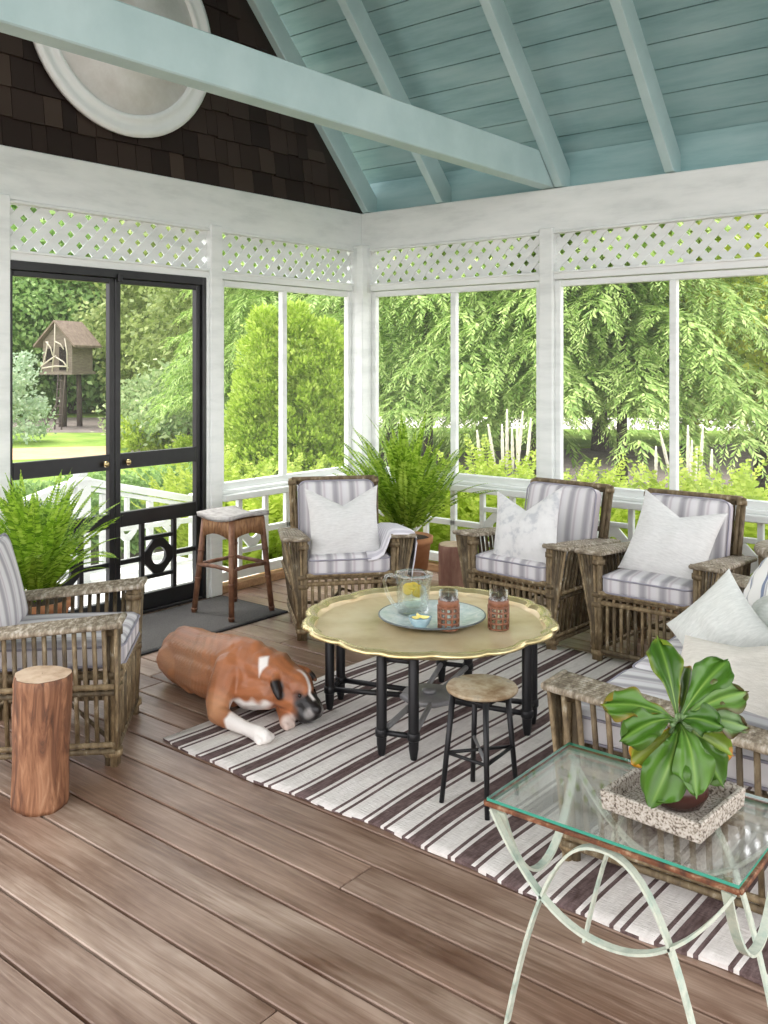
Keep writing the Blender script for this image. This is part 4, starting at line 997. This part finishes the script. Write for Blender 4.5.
# ears
chain((.425,-.012,.215,.022), (.438,-.035,.200,.021), (.462,-.045,.172,.017), (.475,-.047,.150,.010))
chain((.425,.118,.215,.020), (.445,.142,.205,.018), (.475,.150,.188,.014), (.490,.150,.175,.009))
for s in SPH:
    if s[0] > .36 and s[2] > .05: s[2] -= .028*min(1, (s[0]-.36)/.06)*min(1, (s[2]-.05)/.09)
    if s[0] < .2:
        k_ = max(0, (.2-s[0])/.46); s[1] = (s[1] if s[1] > -.03 else -.03+(s[1]+.03)*.4) if s[0] < .02 else s[1]
        s[1] += .10*k_**1.15; s[0] -= .068*k_; s[2] -= .022*k_ if s[2] > .09 else 0
def dog_mesh():
    bm = bmesh.new()
    for s in SPH:
        bmesh.ops.create_icosphere(bm, subdivisions=2, radius=float(s[3]), matrix=Matrix.Translation((float(s[0]), float(s[1]), max(float(s[2]), float(s[3])*.0+.0))))
    me = bpy.data.meshes.new('dog_raw'); bm.to_mesh(me); bm.free()
    o = bpy.data.objects.new('dog_raw', me); COL.objects.link(o)
    rm = o.modifiers.new('r', 'REMESH'); rm.mode = 'VOXEL'; rm.voxel_size = .005
    sm = o.modifiers.new('s', 'SMOOTH'); sm.factor = .5; sm.iterations = 6
    dg = bpy.context.evaluated_depsgraph_get(); ev = bpy.data.meshes.new_from_object(o.evaluated_get(dg)); bpy.data.objects.remove(o); return ev
me = dog_mesh(); me.name = 'dog'
nv = len(me.vertices); co = np.empty(nv*3, np.float32); me.vertices.foreach_get('co', co); co = co.reshape(-1, 3)
co[:,2] = np.where(co[:,2] < .004, .004 + (co[:,2]-.004)*.05, co[:,2])
# folds of loose skin over the ribs, shoulder and neck
no = np.empty(nv*3, np.float32); me.vertices.foreach_get('normal', no); no = no.reshape(-1, 3)
x, y, z = co.T
fold = .0013*np.sin(58*x+18*z+6*np.sin(14*y+9*x))*np.clip((z-.08)/.08, 0, 1)*np.clip((.26-x)/.1, 0, 1)*np.clip((x+.22)/.1, 0, 1)
fold += .0030*np.sin(75*x-40*z+22*y)*np.clip((x-.24)/.05, 0, 1)*np.clip((.43-x)/.05, 0, 1)*np.clip((z-.12)/.05, 0, 1)
co = co + no*fold[:,None]; co[:,2] = np.maximum(co[:,2], .003)
me.vertices.foreach_set('co', co.astype(np.float32).ravel())
x, y, z = co.T
tan = np.array(lin((168,106,68))); highlight = np.array(lin((208,158,118))); dark = np.array(lin((112,60,34))); wht = np.array(lin((238,232,226))); blk = np.array(lin((30,26,26)))
n1 = np.sin(23*x+9*np.sin(17*y)+5*np.sin(31*z))*.5+.5; n2 = np.sin(71*x+13*np.sin(29*z)+40*y)*.5+.5
col = tan[None]*(.88+.20*n1[:,None]) ; col = col*(1-.05*n2[:,None])
def mix(col, c, m): m = np.clip(m, 0, 1)[:,None]; return col*(1-m)+c[None]*m
def near(p, r, soft): return np.clip((r-np.linalg.norm(co-np.array(p), axis=1))/soft+.5, 0, 1)
wob = .006*np.sin(90*x+60*y)+.005*np.sin(130*z+80*y)
col = mix(col, highlight, np.clip((.24-x)/.3, 0, 1)*np.clip((.04-y)/.1, 0, 1)*.4)  # highlights of the near flank put into the coat colour
col = mix(col, highlight, near((.26,-.19,.06), .07, .05)*.5)  # elbow highlight, likewise mixed into the coat colour
col = mix(col, dark, (near((.48,-.02,.19), .03, .04)+near((.12,-.06,.25), .03, .06)*.5)*.6)
leg_w = np.clip((x+wob-.335)/.02, 0, 1)*(y < -.13)*(z < .085); col = mix(col, wht, leg_w)                          # white forearm and paw
col = mix(col, wht, near((.52,-.03,.02), .04, .02)*.55)
col = mix(col, wht, np.clip((x-.25)/.02, 0, 1)*np.clip((.44-x)/.02, 0, 1)*np.clip((.10+wob-z)/.02, 0, 1)*np.clip((-.02-y)/.03, 0, 1)*(y > -.15))   # chest
patch = np.clip(1-(np.abs(x-.365)/.022+np.abs(y+.03+ (z-.24)*.2)/.034)+.3, 0, 1)*(z > .18); col = mix(col, wht, patch*2)             # nape star
face = (x > .44)*(y > -.06)*(y < .18)
muz = (near((.552,.06,.058), .076, .02))*face; col = mix(col, blk, muz)
for s in (-1, 1): col = mix(col, blk, near((.519,.06+s*.043,.124), .021, .016)*face)
for s in (-1, 1): col = mix(col, blk, near((.532,.06+s*.044,.098), .026, .02)*face)
for s in (-1, 1): col = mix(col, dark, near((.500,.06+s*.050,.135), .030, .03)*face*.6)
blz = np.clip(1.4-np.abs(y-.060+.004*np.sin(60*z))/.008, 0, 1)*np.clip((x-.47)/.01, 0, 1)*np.clip((.220-z)/.02, 0, 1)*np.clip((z-.075)/.01, 0, 1)*(x+.9*(z-.095) > .50); col = mix(col, wht, blz)
for s in (-1, 1): col = mix(col, wht, near((.578,.06+s*.036,.062), .020, .016)*.35)
col = mix(col, blk, near((.592,.060,.084), .030, .008))
for p_, r_ in (((.452,-.040,.158),.032), ((.47,-.046,.132),.027), ((.475,.150,.162),.022)): col = mix(col, blk, near(p_, r_, .012)*(y < .0 if p_[1] < 0 else y > .13))
ca = me.color_attributes.new('coat', 'FLOAT_COLOR', 'POINT'); ca.data.foreach_set('color', np.concatenate([col, np.ones((nv,1))], 1).astype(np.float32).ravel())
me.polygons.foreach_set('use_smooth', np.ones(len(me.polygons), bool)); me.materials.append(attrmat('dog_coat', 'coat', .42, .5, 0, .25, 140))
dog = bpy.data.objects.new('dog', me); COL.objects.link(dog); dog.location = dog_o + Vector((0,0,.0115)); dog.rotation_euler = (0,0,A_(-1))
tag(dog, 'fawn boxer dog with white paws lying half on the striped rug', 'dog')
eyem = plain('dark_eye', (26,16,12), .08)
for s in (-1, 1):
    o = MB().lathe([(.001,-.0095),(.0067,-.0067),(.0095,0),(.0067,.0067),(.001,.0095)], 16).build('eye', eyem, dog); o.location = (.527,.06+s*.040,.125)
# ================================================================== THE GARDEN
GZ = -.6
def gp(px, D, z=GZ): p = at(px, HOR, D); return Vector((p.x, p.y, z))
q = MB(); q.add([(-90,-60,GZ-.02),(60,-60,GZ-.02),(60,90,GZ-.02),(-90,90,GZ-.02)], [(0,1,2,3)]); o = q.build('ground', M['mulch'], fix=False); o['kind'] = 'structure'
def patch(name, pts, z, mat):
    q = MB(); n = len(pts); q.add([(p.x, p.y, z) for p in pts]+[(p.x, p.y, GZ-.03) for p in pts], [tuple(range(n))]+[(k, (k+1)%n, n+(k+1)%n, n+k) for k in range(n)]); o = q.build(name, mat); o['kind'] = 'structure'; return o
patch('lawn', [gp(-400,10.5), gp(215,10.5), gp(340,21), gp(900,25.5), gp(900,70), gp(-400,70)], GZ+.002, M['grass'])
patch('mulch_bed', [gp(380,11.5), gp(790,9.0), gp(1000,12), gp(900,22), gp(740,24), gp(560,20.5), gp(380,21)], GZ+.006, M['mulch'])
patch('driveway', [gp(330,30), gp(1100,27), gp(1100,33), gp(330,36)], GZ+.004, M['drive'])
patch('garden_path', [gp(-120,19.0), gp(120,20.6), gp(120,23.2), gp(-120,21.8)], GZ+.005, M['sand'])
patch('mulch_bed', [gp(-80,27.5), gp(118,27.5), gp(125,35), gp(-80,35)], GZ+.007, M['mulch'])
patch('mulch_bed', [gp(128,19.5), gp(230,18.5), gp(240,26), gp(135,25)], GZ+.008, M['mulch'])

def crown(rng, radii, nc, per, leaf, cl, low=-.9, hollow=.55, droop=.25):
    d = rdir(nc*2, rng); d = d[d[:,2] > low][:nc]; r = hollow+(1-hollow)*rng.random((len(d),1))**.6; C0 = d*r*np.array(radii)
    lump = 1+.16*np.sin(d[:,:1]*5+1)*np.cos(d[:,1:2]*4+d[:,2:3]*5); C0 *= lump
    n = len(C0); base = np.repeat(C0, per, 0); out = np.repeat(d, per, 0); off = rng.normal(size=(n*per,3))*cl*np.array([1,1,.6]); C = base+off
    D = out*.6 + rng.normal(size=C.shape)*.7 + np.array([0,0,-droop]); S = rng.normal(size=C.shape)
    return leaves(C, D, S, leaf*rng.uniform(.6,1.3,len(C)), leaf*.62*rng.uniform(.7,1.2,len(C)))
def hemlock(rng, H, R, z0, nb, tw=12, lf=24, ll=.105):
    Cs, Ds, Ss, Ls = [], [], [], []
    for i in range(nb):
        t = (i+rng.random())/nb; t = t**1.5; z = z0+(H-z0)*t; L = R*(1-t)**.75*rng.uniform(.75,1.1)+.25; az = i*2.39996+rng.uniform(-.3,.3)
        h = np.array([math.cos(az), math.sin(az), 0]); sd = np.array([-h[1], h[0], 0]); sag = rng.uniform(.2,.36)
        for k in range(tw):
            s = (k+.6)/tw; p = h*L*s + np.array([0,0,z + L*(.16*s - sag*s*s*1.3)])
            slope = np.array([0,0,.16-sag*2.6*s]); fw = h+slope; l2 = (.30+.30*(1-abs(s-.55)*1.2))*min(1, L/1.6)
            for sg in (-1, 1) if k < tw-1 else (-1, 0, 1):
                dirn = unit(fw*.85 + sd*sg*rng.uniform(.5,1.0) + rng.normal(size=3)*.12)
                q_ = np.linspace(.05, 1, lf)[:,None]; drp = np.array([0,0,-1.0])*q_**2*l2*.42
                P = p + dirn*l2*q_ + drp; dd = unit(dirn + np.array([0,0,-.84])*q_); cs = unit(np.cross(dd, [0,0,1])); alt = np.where(np.arange(lf)%2, 1, -1)[:,None]*rng.uniform(.6,1.1,(lf,1))
                Cs.append(P); Ds.append(dd+cs*alt*.75+rng.normal(size=P.shape)*.15); Ss.append(np.cross(dd, cs)*.25+cs+rng.normal(size=P.shape)*.2); Ls.append(ll*(1.35-.75*q_[:,0])*rng.uniform(.8,1.2,lf))
    C = np.concatenate(Cs); Ls = np.concatenate(Ls)
    return leaves(C, np.concatenate(Ds), np.concatenate(Ss), Ls*1.1, Ls*.26, .1)
def trunk(root, h, r, mat=None, z0=0, lean=(0,0), name='trunk'):
    pts = [(lean[0]*t+.05*r*math.sin(7*t), lean[1]*t, h*t) for t in [k/8 for k in range(9)]]
    return MB().tube(pts, [r*(1.25 if k == 0 else 1-.6*k/8) for k in range(9)], 12).build(name, mat or M['bark'], root)
def tree(name, label, loc, fol, mat, th, tr, rz=0, scale=1, group=None, fz=0, cat='tree', fname='foliage', sx=1):
    root = thing(name, label, cat, loc, rz, group); root.scale = (scale*sx, scale*sx, scale)
    if isinstance(fol, tuple):
        v, f = fol; o = fast_mesh(fname, v+np.array([0,0,fz]), f, mat, root)
    else:
        o = bpy.data.objects.new(fname, fol); COL.objects.link(o); o.parent = root
    if th: trunk(root, th, tr)
    return root, o.data
# weeping hemlocks beyond the back windows
t0, hm = tree('hemlock_tree', 'drooping pale green hemlock filling the window bay nearest the corner', gp(428,14.0), hemlock(np.random.default_rng(1), 7.5, 2.6, 1.75, 150), M['hemlock'], 7, .08)
t1, hm2 = tree('hemlock_tree', 'drooping hemlock seen either side of the white post in the back wall', gp(535,13.2), hemlock(np.random.default_rng(2), 7.5, 2.5, 1.8, 150), M['hemlock'], 7, .08, 1)
tree('hemlock_tree', 'drooping hemlock filling the left half of the second back window', gp(622,12.2), hm, None, 7, .08, 2.2, .95)
tree('hemlock_tree', 'dark hemlock standing behind the yellow-green maple', gp(690,20.0), hm2, None, 7, .14, .6, 1.2)
tree('hemlock_tree', 'pale hemlock rising behind the golden evergreen', gp(266,19.0), hm2, None, 7, .14, 4.0, .82)
tree('hemlock_tree', 'shadowy hemlock behind the golden evergreen, next to the corner post', gp(345,19.5), hm, None, 7, .14, 5.2, 1.3)
dk, dkm = tree('hemlock_tree', 'deep green conifer behind the drooping hemlocks, above the bare dark trunk', gp(390,21.0), hemlock(np.random.default_rng(4), 9, 3.2, 2.0, 120, ll=.15), M['conifer_dark'], 8, .16)
tree('hemlock_tree', 'deep green conifer far behind the second back window', gp(600,22.0), dkm, None, 8, .16, 2.0, 1.1)
tree('hemlock_tree', 'deep green conifer at the right edge behind the maple', gp(790,24.0), dkm, None, 8, .16, 3.0, 1.2)
tree('hemlock_tree', 'deep green conifer standing between hemlock and post, beyond the driveway', gp(500,25.0), dkm, None, 8, .16, 4.0, 1.25)
rt = thing('bare_tree', 'bare dark leaning trunk in front of the driveway', 'tree', gp(392,18.5)); trunk(rt, 3.4, .085, None, 0, (.08,.05))
q = MB(); 
for k in range(5): a = k*1.3; q.tube([(.03,.02,1.5+.35*k), (.5*math.cos(a), .5*math.sin(a), 1.8+.38*k), (.9*math.cos(a+.2), .9*math.sin(a+.2), 1.85+.4*k)], [.025,.018,.008], 6)
q.build('branch', M['bark'], rt)
# maple on the right
mp, mpm = tree('maple_tree', 'yellow-green maple with a thick dark trunk at the right edge', gp(772,13.0), crown(np.random.default_rng(6), (2.1,2.1,1.7), 150, 95, .13, .26, -.8, .5, .3), M['maple'], 2.6, .30, 0, 1, None, 2.75)
# golden three-peaked evergreen
def arbor(rng):
    Vs, Fs, o = [], [], 0
    for (ox, R, H) in ((-.20,.42,2.62),(.14,.46,2.66),(.46,.40,2.50),(.10,.80,1.85),(-.30,.62,1.75),(.52,.56,1.6),(-.05,.84,1.2)):
        nc = 300; t = rng.random(nc)**1.05; az = rng.random(nc)*2*PI; r = R*np.clip(1-t**1.8, 0, 1)**.7*(.90+.14*np.sin(az*5+t*14))
        out = np.stack([np.cos(az), np.sin(az), .35+.6*t], 1); out = unit(out); off = RGT*ox
        C0 = np.stack([r*np.cos(az)+off.x, r*np.sin(az)+off.y, t*H], 1); per = 44
        base = np.repeat(C0, per, 0); ou = np.repeat(out, per, 0); fan = rng.normal(size=base.shape)
        C = base + fan*.06*np.array([1,1,.7]) + ou*(.09-.10*(fan**2).sum(1,keepdims=True)/3); D = ou*.9+fan*.55+np.array([0,0,.35]); S = rng.normal(size=C.shape)
        v, f = leaves(C, D, S, .062*rng.uniform(.6,1.3,len(C)), .030*rng.uniform(.7,1.3,len(C))); Vs.append(v); Fs.append(f+o); o += len(v)
    return np.concatenate(Vs), np.concatenate(Fs)
tree('golden_evergreen', 'rounded golden-green evergreen with three peaks outside the left window', gp(283,10.0), arbor(np.random.default_rng(8)), M['arbor'], 2.0, .07)
# lime perennials under the windows
def perennial(rng, n=34, H=1.36):
    Cs, Ds, Ss, Ls, Ws = [], [], [], [], []
    for i in range(n):
        az = rng.uniform(0, 2*PI); h = np.array([math.cos(az), math.sin(az), 0]); L = H*rng.uniform(.7,1.08); lean = rng.uniform(.05,.42); p = h*rng.uniform(0,.10); sd = np.array([-h[1],h[0],0]); m = 22
        for k in range(m):
            t = k/m; d = unit(h*(lean+t*t*.5)+np.array([0,0,1-.35*t*t])); p = p+d*L/m
            if t > .15:
                w = .12*(math.sin(PI*min(1,.15+t*.85)))**.7*rng.uniform(.8,1.15)
                for s in (-1,1):
                    for e in range(2): Cs.append(p+d*L/m*.5*e); Ds.append(sd*s*(1 if rng.random() < .8 else .5)+d*.5+h*rng.normal()*.35+np.array([0,0,-.1])); Ss.append(d+rng.normal(size=3)*.2); Ls.append(w); Ws.append(.034)
            Cs.append(p-d*L/m); Ds.append(d); Ss.append(sd); Ls.append(L/m*1.2); Ws.append(.008)
    return leaves(np.array(Cs), np.array(Ds), np.array(Ss), np.array(Ls), np.array(Ws), .1)
pm = [None]*3; rr = random.Random(4); cnt = 0
spots = [(-.75+.44*k, .86+.22*(k%2)) for k in range(15)] + [(-.5+.62*k, 1.45+.2*(k%3)) for k in range(10)] + [(-.95,-.35),(-1.0,.25),(-.75,.1),(-1.5,-.2),(-1.45,.55),(-2.0,.1)]
for k, (x, y) in enumerate(spots):
    i = k % 3; lab = 'bright lime feathery perennial in the bed below the back windows' if k < 25 else 'bright lime feathery perennial below the left window, beside the landing'
    grp = 'lime perennials under the back windows' if k < 25 else 'lime perennials under the left window'
    _, me_ = tree('lime_perennial', lab, (x, y, GZ), pm[i] if pm[i] else perennial(np.random.default_rng(20+i)), M['lime'], 0, 0, rr.uniform(0,6), rr.uniform(.86,1.06), grp, 0, 'plant', 'fronds'); pm[i] = me_
# cream flower spires
SP = [(477,430,480,462),(488,424,495,468),(507,409,507,470),(502,424,503,470),(517,420,518,472),(523,411,517,472),(531,418,526,474),(512,428,513,470),(656,446,656,476),(660,432,669,470),(688,425,688,478),(703,425,700,480),(697,446,695,482),(712,449,711,478),(692,440,691,478)]
for k, (x0, y0, x1, y1) in enumerate(SP):
    D = 8.9+.1*(k % 3); T = at(x0, y0, D); Bs = at(x1, y1, D); near_c = k < 8
    root = thing('flower_spire', 'cream flower spire in the clump left of the white post' if near_c else 'cream flower spire in the clump outside the second back window', 'flower', (Bs.x, Bs.y, GZ), 0, 'flower spires by the post' if near_c else 'flower spires in the second window')
    b = Bs-root.location; t = T-root.location; q = MB(); n = 14; pts = [b.lerp(t, i/n) + Vector((0,0,0)) for i in range(n+1)]
    q.tube(pts, [(.004+.011*math.sin(PI*min(1, .12+.86*(i/n)))**.7)*(1+.2*(i % 2)) for i in range(n+1)], 8); q.build('flower_head', M['spire'], root)
    MB().tube([(b.x-.02, b.y, 0), tuple(b)], [.008,.007], 6).build('stem', M['stem'], root)
# tree house on stilts
th = thing('tree_house', 'weathered little tree house on stilts with a shake roof across the lawn', 'tree house', gp(68,30)); th.rotation_euler = (0,0,A_(22)); th.scale = (.78,.78,1)
q = MB(); w, dp, zb, zt, zr = .78, .80, 1.80, 2.75, 3.38
q.span((-w,-dp,zb-.1),(w,dp,zb)); 
q.add([(-w+.08,-dp+.1,zb),(w-.08,-dp+.1,zb),(w-.08,-dp+.1,zt),(0,-dp+.1,zr-.06),(-w+.08,-dp+.1,zt),(-w+.08,dp-.1,zb),(w-.08,dp-.1,zb),(w-.08,dp-.1,zt),(0,dp-.1,zr-.06),(-w+.08,dp-.1,zt)], [(0,1,2,3,4),(9,8,7,6,5),(0,5,6,1),(1,6,7,2),(4,9,5,0)])
q.build('cabin', M['shack'], th)
q = MB()
for s in (-1,1): q.bar((s*.0,0,zr+.02),(s*(w+.22),0,zt-.16),2*dp+.3,.06, up=(0,0,1)) if False else q.add([(0,-dp-.15,zr+.05),(0,dp+.15,zr+.05),(s*(w+.2),dp+.15,zt-.12),(s*(w+.2),-dp-.15,zt-.12),(0,-dp-.15,zr-.02),(0,dp+.15,zr-.02),(s*(w+.2),dp+.15,zt-.19),(s*(w+.2),-dp-.15,zt-.19)], [(0,1,2,3),(7,6,5,4),(0,3,7,4),(3,2,6,7),(2,1,5,6),(1,0,4,5)])
q.build('roof', M['shack_roof'], th)
q = MB(); q.span((-.52,-dp+.05,zb+.30),(-.18,-dp+.098,zb+.72)); q.span((.12,-dp+.05,zb+.04),(.46,-dp+.098,zb+.78)); q.build('dark_opening_panel', M['joist'], th)  # solid dark panels; shade inside window and door put into their colour
q = MB()
for a, b in (((-.66,-.86,zb),(-.30,-.9,zt)),((-.1,-.9,zb),(.05,-.92,zr)),((.6,-.88,zb),(.5,-.9,zt+.1)),((-.65,-.9,zb+.15),(.1,-.92,zb+.5)),((.1,-.92,zb+.45),(.66,-.9,zb+.1)),((-.4,-.9,zt),(-.05,-.92,zb+.5)),((-.6,-.9,zb+.1),(.6,-.9,zb+.16)),((.45,-.9,zb+.7),(.05,-.92,zb+.95))): q.tube([a, tuple((Vector(a)+Vector(b))/2+Vector((.05,0,.04))), b], .025, 6)
q.build('twig_trellis', M['twig'], th)
for x_, y_, r_ in ((-.25,0,.14),(.35,.3,.10)): MB().tube([(x_,y_,0),(x_*.9,y_,zb-.1)], [r_*1.2,r_], 10).build('stilt', M['bark'], th)
q = MB()
for s in (-.16,.16): q.tube([(.62+s,-1.5,0),(.25+s,-.75,zb-.05)], .03, 6)
for k in range(6): t = (k+.7)/6.6; q.tube([(.62-.37*t-.16,-1.5+.75*t,(zb-.05)*t),(.62-.37*t+.16,-1.5+.75*t,(zb-.05)*t)], .022, 6)
q.tube([(-.9,-.3,0),(-.3,-.05,1.0)], .05, 6); q.build('ladder', M['bark'], th)
# broadleaf trees and bushes seen through the screen doors
oakA = crown(np.random.default_rng(9), (3.2,3.2,3.4), 240, 70, .24, .42, -1, .45); oakB = crown(np.random.default_rng(10), (2.8,2.8,3.6), 220, 70, .22, .38, -1, .45)
_, oA = tree('leafy_tree', 'tall leafy tree directly behind the tree house', gp(72,38), oakA, M['oak'], 5, .22, 0, 1.15, None, 3.6)
tree('leafy_tree', 'leafy tree at the left edge behind the tree house', gp(-4,36), oA, None, 5, .2, 2, 1.0)
_, oB = tree('leafy_tree', 'olive-green leafy tree filling the right-hand screen door', gp(180,33), oakB, M['olive'], 5, .2, 0, 1.0, None, 3.7)
tree('leafy_tree', 'olive-green leafy tree seen over the middle stile of the screen doors', gp(128,39), oB, None, 5, .2, 1.4, 1.05)
tree('leafy_tree', 'olive-green leafy tree half hidden by the white post beside the doors', gp(222,28), oB, None, 5, .2, 2.6, .95)
bA = crown(np.random.default_rng(12), (1.0,1.0,.8), 80, 60, .12, .16, -.6, .5)
_, rA = tree('rhododendron_bush', 'large pale rhododendron at the right of the screen doors', gp(188,21), bA, M['rhodo'], .6, .06, 0, 1.25, None, .75, 'bush')
tree('rhododendron_bush', 'pale rhododendron left of the larger one, in the mulch bed', gp(150,23), rA, None, .6, .06, 2, 1.0, None, 0, 'bush')
_, lB = tree('low_bush', 'low lime-green bush in front of the rhododendrons', gp(146,20.5), crown(np.random.default_rng(13), (.6,.6,.42), 50, 50, .09, .10, -.6, .5), M['lime'], .3, .04, 0, 1, None, .4, 'bush')
tree('low_bush', 'low lime-green bush nearest the white post beside the doors', gp(200,18.5), lB, None, .3, .04, 2, .8, None, 0, 'bush')
tree('pale_bush', 'silvery pale bush at the left edge of the lawn', gp(10,24), crown(np.random.default_rng(14), (.9,.9,1.1), 70, 55, .12, .15, -.8, .5), M['paleleaf'], .6, .06, 0, 1, None, 1.05, 'bush')
hA = crown(np.random.default_rng(15), (.75,.55,.42), 90, 60, .075, .10, -.7, .5)
hm_ = None
for k in range(5):
    p = Vector((-4.3,-1.6+1.15*k, GZ)); _, hm_ = tree('hedge_shrub', 'clipped green shrub in the low hedge beyond the porch landing', p, hm_ if hm_ else hA, M['oak'], .2, .03, k*1.3, 1, 'low hedge shrubs', .42, 'bush')
# far belt of trees
fa = crown(np.random.default_rng(16), (5.5,5.5,6.5), 240, 60, .46, .75, -1, .45)
fm_ = None; rr = random.Random(9)
for k in range(17):
    px = -260+84*k+rr.uniform(-15,15); D = rr.uniform(44,54)
    _, fm_ = tree('far_tree', 'far leafy tree in the belt closing the garden', gp(px, D), fm_ if fm_ else fa, M['oak'], 6, .3, rr.uniform(0,6), rr.uniform(.9,1.15), 'far belt trees', 5.6)

# ================================================================== LIGHT AND CAMERA
wld = bpy.data.worlds.new('sky'); SC.world = wld; wld.use_nodes = True; nt = wld.node_tree; N = nt.nodes; L = nt.links; bg = N['Background']
tc = N.new('ShaderNodeTexCoord'); sp = N.new('ShaderNodeSeparateXYZ'); L.new(tc.outputs['Generated'], sp.inputs[0])
cr = N.new('ShaderNodeValToRGB'); e = cr.color_ramp.elements; e[0].position = .0; e[0].color = (1.0,.975,.98,1); e[1].position = .75; e[1].color = (.98,.97,1.0,1)
L.new(sp.outputs[2], cr.inputs[0]); L.new(cr.outputs[0], bg.inputs[0]); bg.inputs[1].default_value = 2.3
sun = bpy.data.lights.new('sun', 'SUN'); sun.energy = 3.0; sun.angle = A_(25); sun.color = (1,.95,.90); so = bpy.data.objects.new('sun', sun); COL.objects.link(so)
d = Vector((.36,.12,-.92)).normalized(); so.rotation_euler = d.to_track_quat('-Z', 'Y').to_euler()
cam = bpy.data.cameras.new('camera'); co_ = bpy.data.objects.new('camera', cam); COL.objects.link(co_); SC.camera = co_
co_.location = CAM; co_.rotation_euler = (PI/2, 0, math.atan2(-FWD.x, FWD.y))
cam.sensor_fit = 'VERTICAL'; cam.sensor_height = 36; cam.sensor_width = 27; cam.lens = FPX/1024*36
cam.shift_y = (HOR-512)/1024; cam.clip_end = 300; cam.clip_start = .02
vs_ = SC.view_settings; vs_.view_transform = 'Standard'; vs_.look = 'None'; vs_.gamma = 1; vs_.use_curve_mapping = False; vs_.exposure = 0.50
cy = SC.cycles; cy.use_denoising = True; cy.max_bounces = 8; cy.diffuse_bounces = 4; cy.transparent_max_bounces = 24; cy.transmission_bounces = 4; cy.glossy_bounces = 4
cy.sample_clamp_indirect = 6; cy.caustics_reflective = False; cy.caustics_refractive = False
